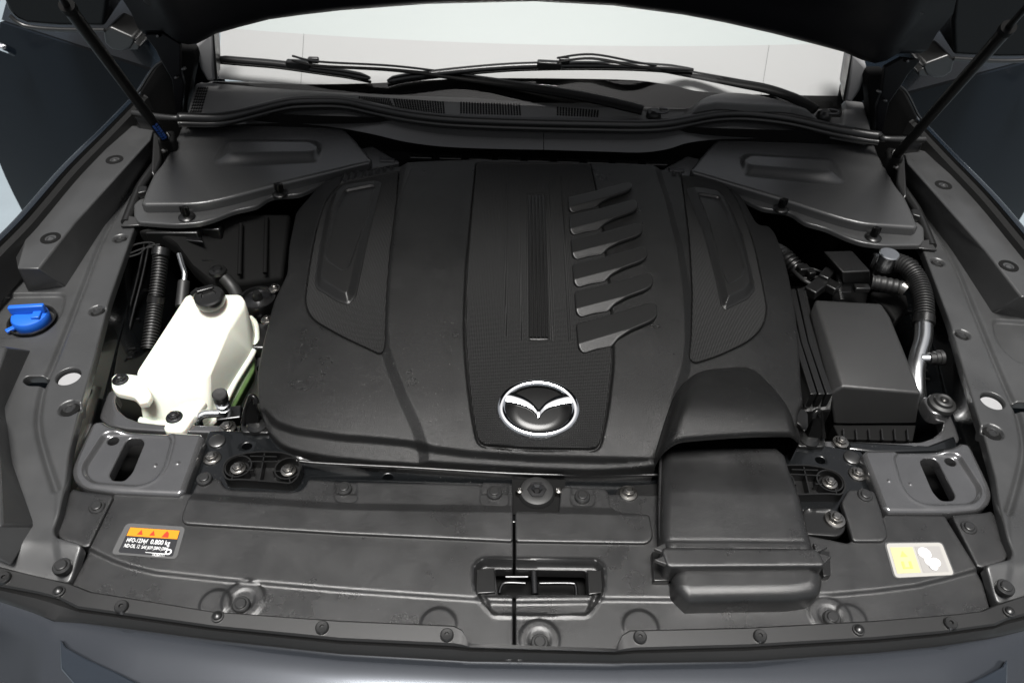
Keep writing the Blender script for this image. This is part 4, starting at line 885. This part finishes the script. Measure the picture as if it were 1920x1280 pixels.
ledge = np.vstack([cr(W2([(300, 150), (388, 156), (560, 163), (640, 173), (820, 179), (1000, 193), (1160, 198), (1300, 240)], .09), 4), W2([(1300, 300), (200, 300)], .09)])
bul = rnd(W2([(1281, 226), (1286, 203), (1312, 188), (1352, 181), (1402, 184), (1450, 194), (1520, 214), (1556, 240), (1420, 226)], .09), .03)
plate('scuttle_top', ctop, flat(.086), M_scut, co, res=.0035, r=.003, thick=.02, feats=[FE(ledge, .006, -.002, .002), FE(bul, .026, -.028, .004), FE(rnd(W2([(1560, 185), (1585, 178), (1582, 230), (1556, 235)], .09), .006), -.01, -.003, .001)])
V, F2 = [], []
def holes(quad, nx_, ny_):
    q_ = [P(*p, .0925) for p in quad]
    for i in range(nx_):
        for j in range(ny_):
            u, v = (i+.5)/nx_, (j+.5)/ny_; c = (q_[0]*(1-u)+q_[1]*u)*(1-v)+(q_[3]*(1-u)+q_[2]*u)*v
            w_ = np.linalg.norm(q_[1]-q_[0])/nx_*.58; h_ = np.linalg.norm(q_[3]-q_[0])/ny_*.58
            g_ = boxgeo(c+[0, 0, .0], (w_, h_, .002)); o = len(V); V.extend(g_[0]); F2.extend([tuple(k+o for k in f) for f in g_[1]])
holes([(371, 163), (391, 164), (378, 212), (355, 212)], 5, 9)
holes([(668, 181), (730, 185), (740, 203), (700, 198)], 13, 4); holes([(736, 185), (833, 191), (835, 214), (742, 206)], 20, 6)
holes([(862, 191), (976, 194), (978, 217), (862, 213)], 22, 6); holes([(1043, 200), (1124, 207), (1122, 220), (1043, 217)], 15, 4)
o = mk('vent_holes', V, F2, M_mblk, co); o['kind'] = 'stuff'
# dark bulkhead strip with pale foam segments below the cowl face
V, f = boxgeo((0, 1.335, -.01), (1.3, .03, .06)); mk('bulkhead_rail', V, f, M_mblk, bay)
for i in range(9):
    p = P(790+i*55, 296+i*1.6, .03); V, f = boxgeo(p, (.044, .012, .008)); bevel(mk('foam_segment', V, f, M_blk, bay), .002)
for x, y in ((727, 303), (1268, 322)):
    V, f = boxgeo(P(x, y, .03), (.03, .012, .01)); bevel(mk('clip_bracket', V, f, M_dsteel, bay), .002)
# ================================================================== WINDSCREEN
YG = P(1000, 178, .092)[1]; A_ = np.array([0, YG, .092]); TH = radians(29); N_ = np.array([0, -sin(TH), cos(TH)])
G_ = lambda x, y: PLN(x, y, A_, N_)
wg = thing('windscreen', 'sloping windscreen with a white sunshade behind the glass', 'windscreen')
gl = [G_(*p) for p in ((398, 154), (1000, 190), (1575, 205), (1592, 100))]
bl_, br_ = G_(400, 154), G_(1576, 200); tl_ = G_(404, 60); tr_ = G_(1596, 90)
dl = (tl_-bl_)/np.linalg.norm(tl_-bl_); dr = (tr_-br_)/np.linalg.norm(tr_-br_)
ys = np.linspace(0, .62, 10); us = np.linspace(0, 1, 24)
def gp(u, v, off=0.):
    a, b = bl_+dl*v, br_+dr*v; p = a*(1-u)+b*u; s_ = np.array([0, -1, 0])*.05*(1-(2*u-1)**2); return p+s_*np.array([0, 1, 0])+N_*off
VL, VR = float(np.linalg.norm(G_(404, 34)-bl_)), float(np.linalg.norm(G_(1596, 62)-br_))
vb = lambda u, k: k*(VL*(1-u)+VR*u)
loft('glass_pane', [[gp(u, v) for u in us] for v in ys], M_glass, wg, ang=180)
loft('sunshade', [[gp(u, max(.03, vb(u, k)), -.03) for u in us] for k in np.linspace(.1, 1, 6)], M_white, wg, ang=180)
loft('reflection_band', [[gp(u, vb(u, k), -.030) for u in us] for k in np.linspace(1, 2.2, 6)], pbr('reflection_band', (.32, .345, .345), .5), wg, ang=180)  # pale cyan sheet: sky reflection in the glass, put into its colour
fr_ = np.array([(398, 152), (560, 148), (700, 141), (900, 128), (1150, 131), (1250, 143), (1330, 160), (1576, 178)], float)
frt = [G_(*p)+[0, -.045*(1-((p[0]-990)/590)**2), 0]*1 for p in cr(fr_, 4)]
fb_ = [np.array([p[0], YG-.08, .05]) for p in frt]
loft('black_border', [[p+N_*(-.003) for p in fb_], [p+N_*(-.003) for p in frt]], M_mblk, wg, ang=180)
for u in (.135, .87): 
    loft('shade_seam', [[gp(u-.0003, v, -.0292), gp(u+.0003, v, -.0292)] for v in (.03, vb(u, 1))], M_trim, wg, ang=180)
def pillar(s):
    th = thing('pillar_trim', 'grey curved trim at the foot of the %s windscreen pillar' % ('left' if s > 0 else 'right'), 'trim')
    Y = YG-.01
    T = np.array([PY(*p, Y) for p in ((367, 84), (384, 68), (398, 62), (404, 152), (389, 155), (376, 132), (369, 108))])
    poly3('trim_strip', T, T+[0, .06, .02], M_pil, th, .006)
    T = np.array([PY(*p, Y-.012) for p in ((398, 64), (401, 60), (408, 151), (403, 153))]); poly3('rubber_edge', T, T+[0, .03, .01], M_blk, th, .001)
for MIR in (1, -1): pillar(MIR)
MIR = 1
# wipers
def wiper(label, blade, bz, arm, az, elbow, pivot):
    th = thing('wiper', label, 'wiper')
    def on(x, y, off):      # a point a little above the bowed glass
        u = np.clip((x-400)/1176, 0, 1); return PLN(x, y, A_+N_*(off+.026*(1-(2*u-1)**2)), N_)
    bl = cr(np.array([on(x, y, .016) for x, y in blade]), 6); n_ = len(bl)
    r_ = .0095*np.minimum(1, np.minimum(np.arange(n_)+2, n_-np.arange(n_)+1)/5)
    tube('wiper_blade', bl, r_, M_blk, th, 12, sq=.75); tube('rubber_edge', bl+[0, .004, -.010], .003, M_mblk, th, 6)
    e = on(*elbow, .024); V, f = boxgeo(e, (.05, .016, .016), Matrix.Rotation(-.05, 3, 'Z')); bevel(mk('blade_clip', V, f, M_blk, th), .003)
    e2 = on(elbow[0]+28, elbow[1]-8, .03); V, f = boxgeo(e2, (.022, .010, .012)); bevel(mk('wash_nozzle', V, f, M_seal, th), .003)
    ap_ = cr(np.array([on(x, y, .034) if i < 3 else P(x, y, z) for i, ((x, y), z) in enumerate(zip(arm, az))]), 6); m_ = len(ap_)
    tube('wiper_arm', ap_, np.interp(np.arange(m_)/m_, [0, .35, .6, .9, 1], [.0035, .006, .013, .017, .015]), M_strut, th, 12, sq=.5)
    tube('washer_pipe', ap_+[0, .006, .006], .0022, M_blk, th, 6)
    pc = P(*pivot, .098); lathe('pivot_cap', [(0, .010), (.008, .010), (.014, .005), (.016, -.004), (.016, -.01)], pc, M_blk, th, n=20)
    a = np.linspace(0, 1.25*pi, 12); tube('pivot_loop', np.array([pc+[.012+.016*sin(t), .010*cos(t), .008] for t in a]), .0022, M_dsteel, th, 8)
wiper('wiper whose long arm crosses the vents, with its blade at the left of the windscreen', [(403, 110), (450, 114), (520, 120), (600, 131), (650, 138), (694, 147)], .135,
      [(548, 113), (600, 124), (740, 132), (870, 148), (1010, 168), (1120, 187), (1205, 207)], [.148, .148, .135, .125, .118, .112, .104], (560, 121), (1226, 214))
wiper('wiper at the right, with its blade across the middle of the windscreen', [(726, 153), (760, 145), (850, 134), (940, 126), (1010, 123), (1100, 122), (1200, 124), (1300, 131)], .125,
      [(1044, 117), (1110, 110), (1200, 126), (1290, 141), (1380, 157), (1440, 168), (1490, 185), (1530, 207)], [.14, .142, .132, .125, .122, .120, .116, .108], (1030, 122), (1545, 216))
# ================================================================== BONNET, HINGES, GAS STRUTS
hd = thing('bonnet', 'open black bonnet raised overhead, its rear edge hanging over the windscreen', 'bonnet')
YH = 1.40
he = np.array([(269, 62), (310, 62), (334, 80), (352, 84), (370, 82), (388, 73), (404, 64), (450, 51), (505, 37), (570, 28), (640, 20), (800, 8), (1000, 3), (1150, 11), (1280, 28), (1360, 43), (1448, 63), (1530, 84), (1582, 98), (1616, 113), (1640, 119), (1662, 114), (1683, 101), (1728, 100)], float)
E0 = np.array([PY(*p, YH) for p in he]); U_ = np.array([0, -cos(radians(52)), sin(radians(52))]); NN = np.array([0, sin(radians(52)), cos(radians(52))])
rows = [E0+NN*.05, E0+NN*.02+U_*-.02, E0, E0+U_*.02-NN*.004, E0+U_*.05+NN*.01, E0+U_*.10+NN*.018]
mid = (E0[:, 0:1]*0+1)
E1 = E0.copy(); E1[:, 2] = np.interp(E0[:, 0], [-.8, 0, .8], [E0[0, 2], E0[0, 2]+.035, E0[-1, 2]])
tp_ = lambda d: E1*np.array([1-.24*d, 1, 1])
for d in (.16, .4, .65, .88): rows.append(tp_(d)+U_*d+NN*(.02))
rows += [tp_(.9)+U_*.9+NN*.05, tp_(.5)+U_*.5+NN*.07, tp_(.1)+U_*.1+NN*.06, E0+NN*.05]
loft('bonnet_shell', rows, M_hood, hd, ang=50)
for sx, pts in ((1, [(460, 12), (520, 4)]), ):
    pass
for x, y, w_, h_ in ((283, 18, .012, .02), (317, 30, .008, .02), (283, 43, .012, .008), (1680, 66, .008, .02), (1716, 78, .014, .008), (1724, 40, .014, .01)):
    p = PLN(x, y, E0[0]+U_*.1, -NN) if x < 900 else PLN(x, y, E0[-1]+U_*.1, -NN)
    lathe('access_hole', [(0, 0), (h_*.6, .0), (h_*.7, -.003)], p+NN*.012, M_dsteel if w_ < .01 else M_blk, hd, axis=tuple(-NN), n=16)
def hinge(s):
    th = thing('hinge', 'black steel bonnet hinge at the %s rear corner of the bay' % ('left' if s > 0 else 'right'), 'hinge')
    T = np.array([PY(*p, 1.43) for p in ((309, 112), (330, 96), (362, 98), (366, 112), (356, 160), (348, 218), (280, 226), (262, 205), (262, 172), (292, 124))])
    poly3('hinge_box', T, T+[0, .04, 0], M_mblk, th, .004)
    T = np.array([PY(*p, 1.395) for p in ((270, 66), (306, 64), (338, 84), (338, 132), (345, 160), (340, 215), (330, 215), (322, 150), (300, 112), (292, 95))])
    poly3('hinge_arm', T, T+[0, .012, 0], M_hood, th, .002)
    for x, y in ((343, 130), (330, 146), (296, 68)):
        p = PY(x, y, 1.385); lathe('hinge_bolt', [(0, .003), (.0025, .002), (.003, 0), (.003, -.01)], p, M_dsteel, th, axis=(0, -1, .2), n=10)
    tube('edge_bead', cr(np.array([PY(*p, 1.42) for p in ((309, 113), (292, 124), (278, 143), (262, 169), (248, 184))]), 5), .0022, M_seal, th, 8)
for MIR in (1, -1): hinge(MIR)
MIR = 1
def strut(s):
    th = thing('gas_strut', 'black gas strut holding up the bonnet on the %s%s' % (('left', ', with blue lettering') if s > 0 else ('right', ', plain black tube')), 'gas strut')
    if s > 0: b0, t0, r1 = P(308, 258, .075), PY(128, 14, .98), PY(98, -30, .93)
    else: b0, t0, r1 = P(1682, 290, .075), PY(1888, 55, 1.0), PY(1935, -10, .95)
    d = (t0-b0)/np.linalg.norm(t0-b0)
    tube('cylinder', [b0, t0], .0088, M_strut, th, 20)
    tube('end_collar', [t0-d*.004, t0+d*.006], [.0105, .0098], M_mblk, th, 20)
    r1 = t0+d*.25; tube('rod', [t0, r1], .0042, M_strut, th, 12)
    lathe('ball_socket', [(0, .014), (.010, .012), (.014, .0), (.014, -.016)], b0-d*.008, M_blk, th, axis=tuple(d), n=18)
    V, f = boxgeo(b0+[0, .008, -.025], (.03, .04, .05), Matrix.Rotation(.3*s, 3, 'Z')); bevel(mk('mount_bracket', V, f, M_mblk, th), .006)
    p = b0+[.0, -.018, -.018]; lathe('ball_stud', [(0, .004), (.004, .003), (.006, -.004)], p, M_steel, th, axis=(0, -1, .3), n=12)
    if s > 0:   # curved print on the tube: a row of blocky illegible letters
        sv = np.cross(d, CAMP-b0); sv /= np.linalg.norm(sv); nv = np.cross(sv, d)
        for k in range(7):
            c = b0+d*(.016+.0105*k)
            for j, (a0, a1) in enumerate(((-.55, -.1), (.0, .5))):
                r_ = .0101; pp = [c+d*q_+r_*(nv*cos(a)+sv*sin(a)) for q_ in (0, .0085 if (k+j) % 3 else .006) for a in (a0, a1)]
                mk('lettering', pp, [(0, 1, 3, 2)], M_stick, th)
for s_ in (1, -1): strut(s_)
# ================================================================== WINGS (fenders) AND DOORS
def wing(s):
    th = thing('front_wing', 'dark navy painted front wing edge with rubber gutter on the %s' % ('left' if s > 0 else 'right'), 'wing')
    pt = cr(W3([(312, 112, .12), (292, 124, .105), (262, 169, .09), (248, 184, .086), (193, 240, .086), (120, 312, .086), (54, 387, .086), (20, 424, .086), (-60, 505, .082), (-170, 640, .072), (-300, 900, .04)]), 4)
    rows = [pt+[.024, 0, -.06], pt+[.020, 0, -.008], pt+[.014, 0, -.002], pt+[.012, 0, -.010], pt+[.009, 0, -.010], pt+[.008, 0, .0], pt+[.0, 0, .0016]]
    loft('rubber_gutter', rows[:6], M_rub, th, ang=30)
    loft('wing_skin', [pt+[.007, 0, -.012], pt+[.005, 0, -.001], pt, pt+[-.006, 0, -.001], pt+[-.016, 0, -.010], pt+[-.04, 0, -.05], pt+[-.09, 0, -.2], pt+[-.10, 0, -.6]], M_wing, th, ang=60)
for MIR in (1, -1): wing(MIR)
def door(s):
    a = radians(62); A = np.array([-.86, 1.6, 0]); D = np.array([-sin(a), cos(a), 0]); N = np.array([-D[1], D[0], 0]); N = N if N[1] < 0 else -N
    th = thing('front_door', 'open dark navy front door seen behind the %s wing' % ('left' if s > 0 else 'right'), 'door')
    G = lambda x, y, o=0.: PLN(x, y, A+N*o, N)
    up = [G(0, 42), G(71, 64), G(178, 97), G(285, 133)]; up = [up[0]+(up[0]-up[1])*.45]+up+[up[-1]+(up[-1]-up[-2])*.6]
    dn = [G(-2, 245), G(45, 385)]
    e_ = up[0]; up = np.array(up); n = len(up)
    lo_ = []
    t = np.linspace(0, 1, n)
    bL = dn[1]+(dn[1]-dn[0])*.35; 
    ou = np.array([dn[0]+(dn[0]-dn[1])*1.1, dn[0], dn[1], bL]); inn = up[-1]
    # skin below the crease: rows from crease down
    def row(v): # outer edge point at level v, straight to hinge side
        o = np.array([np.interp(v, [0, 1], [up[1][i], bL[i]]) for i in range(3)])
        if v < .45: o = up[1]*(1-v/.45)+dn[0]*(v/.45)
        else: o = dn[0]*(1-(v-.45)/.55)+bL*((v-.45)/.55)
        b = up[-1]+np.array([0, 0, -.6*v]); return np.array([o*(1-q_)+b*q_ for q_ in np.linspace(0, 1, 12)])
    rows = [row(v)+N*(.03*sin(pi*min(1, v*1.0))) for v in np.linspace(0, 1, 10)]
    loft('door_shoulder', [rows[0]-N*.12+[0, 0, .105], rows[0]-N*.05+[0, 0, .055], rows[0]-N*.006+[0, 0, .004]], M_wing, th, ang=60)
    rows = [rows[0]-N*.02]+rows+[rows[-1]-N*.08, rows[0]-N*.10]
    loft('door_skin', rows[::-1], M_paint, th, ang=35)
    g0 = rows[1]-N*.12+[0, 0, .105]; loft('window', [g0, g0-N*.12+[0, 0, .4]], M_glossblk, th)
    h0 = [G(-20, 84, .05), G(2, 88, .055), G(25, 98, .03)]
    tube('door_handle', cr(np.array(h0), 6), .010, M_chrome, th, 12, sq=.8)
for MIR in (1, -1): door(MIR)
def mirror(s):
    th = thing('door_mirror', 'dark door mirror with grey stalk above the %s wing' % ('left' if s > 0 else 'right'), 'door mirror')
    Y = 1.56
    T = np.array([PY(*p, Y) for p in ((4, -90), (6, 0), (14, 22), (30, 38), (52, 47), (110, 51), (196, 52), (200, 30), (206, -10), (206, -90))])
    poly3('mirror_housing', T, T+[0, .14, .02], M_mirr, th, .014, segs=5)
    tube('lower_rim', cr(np.array([PY(*p, Y-.004) for p in ((18, 30), (34, 43), (56, 51), (110, 56), (196, 57))]), 5), .0045, M_seal, th, 10)
    T = np.array([PY(*p, Y) for p in ((193, 58), (206, 50), (250, 70), (254, 78), (246, 90), (228, 97), (210, 94), (196, 82))])
    poly3('stalk', T, T+[0, .08, .0], M_seal, th, .01, segs=4)
    T = np.array([PY(*p, Y) for p in ((252, 78), (262, 87), (260, 94), (240, 94), (244, 90))]); poly3('stalk_foot', T, T+[0, .05, 0], M_seal, th, .003)
for MIR in (1, -1): mirror(MIR)
MIR = 1
# ================================================================== LABELS
def onz(quad, u, v, z):      # point on a printed label, u across, v down
    q_ = [P(*p, z) for p in quad]; return (q_[0]*(1-u)+q_[1]*u)*(1-v)+(q_[3]*(1-u)+q_[2]*u)*v
def patch(name, quad, u0, v0, u1, v1, z, mat, par_, rr_=0.):
    c = [onz(quad, *p, z) for p in ((u0, v0), (u1, v0), (u1, v1), (u0, v1))]
    if rr_: c = [np.array([*p, z]) for p in rnd(np.array(c)[:, :2], rr_)]
    V = c; return mk(name, V, [tuple(range(len(V)-1, -1, -1))], mat, par_)
def text(s, quad, u, v, h, z, mat, par_, width=None, name='print', shear=0.):
    cu = bpy.data.curves.new(name, 'FONT'); cu.body = s; cu.size = 1; cu.resolution_u = 3
    o = bpy.data.objects.new(name, cu); C.objects.link(o); bpy.context.view_layer.update()
    me = bpy.data.meshes.new_from_object(o.evaluated_get(bpy.context.evaluated_depsgraph_get())); bpy.data.objects.remove(o)
    vs = np.array([v_.co[:] for v_ in me.vertices]); x0, x1 = vs[:, 0].min(), vs[:, 0].max()
    wd = width or h*(x1-x0)*.8
    co_ = [onz(quad, u+(p[0]-x0)/(x1-x0)*wd+shear*p[1]*h, v-p[1]*h*1.35, z) for p in vs]
    for i, c in enumerate(co_): me.vertices[i].co = c
    me.materials.append(mat); me.update(); o = bpy.data.objects.new(name, me); C.objects.link(o); o.parent = par_
    return o
Q1 = [(237, 980), (348, 987), (331, 1048), (208, 1038)]; z1 = .0006
lb = thing('warning_label', 'orange and black warning label with white lettering on the left front panel', 'label')
patch('label_film', Q1, 0, 0, 1, 1, z1, M_clear, lb, .006); patch('black_field', Q1, .09, .12, .93, .93, z1+.0003, M_lblk, lb, .003)
patch('orange_band', Q1, .10, .13, .92, .40, z1+.0006, M_orange, lb)
text('0.800 kg', Q1, .52, .60, .15, z1+.0009, M_ink, lb, .31, 'lettering'); text('HFO-1234yf', Q1, .14, .59, .14, z1+.0009, M_ink, lb, .33, 'lettering')
text('ND-OIL 12', Q1, .14, .76, .12, z1+.0009, M_ink, lb, .24, 'lettering'); text('SAE J639 J2842 J2845', Q1, .41, .76, .10, z1+.0009, M_ink, lb, .42, 'lettering')
text('1K2607T1', Q1, .62, .955, .09, z1+.0009, M_ink, lb, .18, 'lettering')
patch('white_rule', Q1, .50, .86, .86, .872, z1+.0009, M_ink, lb)
for u in (.30, .50): # warning triangle and snowflake as plain marks
    mk('symbol', [onz(Q1, u, .18, z1+.0009), onz(Q1, u+.045, .34, z1+.0009), onz(Q1, u-.045, .34, z1+.0009)], [(0, 2, 1)], M_red, lb)
mk('symbol', [onz(Q1, .72, .17, z1+.0009), onz(Q1, .76, .24, z1+.0009), onz(Q1, .77, .37, z1+.0009), onz(Q1, .66, .37, z1+.0009), onz(Q1, .69, .25, z1+.0009)], [(0, 4, 3, 2, 1)], M_red, lb)
c_ = onz(Q1, .845, .80, z1+.0009); lathe('round_mark', [(0, .0002), (.0036, .0002), (.0038, 0)], c_, M_ink, lb, n=20); lathe('round_mark_centre', [(0, .0004), (.0022, .0004), (.0023, .0003)], c_, M_lblk, lb, n=12)
Q2 = [(1657, 1016), (1767, 1015), (1792, 1078), (1676, 1084)]
lb2 = thing('battery_label', 'pale label with a yellow panel on the right front panel', 'label')
patch('label_film', Q2, 0, 0, 1, 1, z1, M_clear, lb2, .006); patch('white_field', Q2, .03, .03, .98, .98, z1+.0003, M_pale, lb2, .005)
patch('yellow_field', Q2, .08, .15, .46, .87, z1+.0006, M_yel, lb2); patch('grey_field', Q2, .50, .13, .92, .88, z1+.0006, pbr('pale_print', (.28, .27, .26), .3, coat=.8), lb2)
M_faint = pbr('faint_print', (.62, .56, .12), .4)
mk('symbol', [onz(Q2, .27, .25, z1+.0009), onz(Q2, .33, .42, z1+.0009), onz(Q2, .21, .42, z1+.0009)], [(0, 2, 1)], M_faint, lb2)
patch('symbol', Q2, .20, .55, .24, .75, z1+.0012, M_faint, lb2); patch('symbol', Q2, .20, .71, .36, .75, z1+.0009, M_faint, lb2); patch('symbol', Q2, .32, .55, .36, .75, z1+.0012, M_faint, lb2)
for u, v, r_, dz in ((.63, .33, .0075, 0), (.66, .58, .0055, .0003), (.76, .60, .0055, .0006), (.70, .72, .0048, .0009)): lathe('symbol', [(0, .0002), (r_, .0002), (r_*1.02, 0)], onz(Q2, u, v, z1+.0009+dz), M_ink, lb2, n=20)
# ================================================================== put every origin at its thing's base
bpy.context.view_layer.update()
for o in list(C.objects):
    if o.type == 'EMPTY' and o.parent is None and o.children:
        pts = [c.matrix_world@Vector(b) for c in o.children_recursive if c.type == 'MESH' for b in c.bound_box]
        lo = [min(p[i] for p in pts) for i in range(3)]; hi = [max(p[i] for p in pts) for i in range(3)]
        base = Vector(((lo[0]+hi[0])/2, (lo[1]+hi[1])/2, lo[2]))
        for c in o.children: c.location = c.location-base
        o.location = base
# repeats of one kind share a group
kinds = {}
for o in C.objects:
    if o.parent is None and o.get('category'): kinds.setdefault(o.name.split('.')[0], []).append(o)
for k, os_ in kinds.items():
    if len(os_) > 1:
        for o in os_:
            if not o.get('group'): o['group'] = 'pair of ' + k.replace('_', ' ') + 's' if len(os_) == 2 else k.replace('_', ' ') + 's of the engine bay'
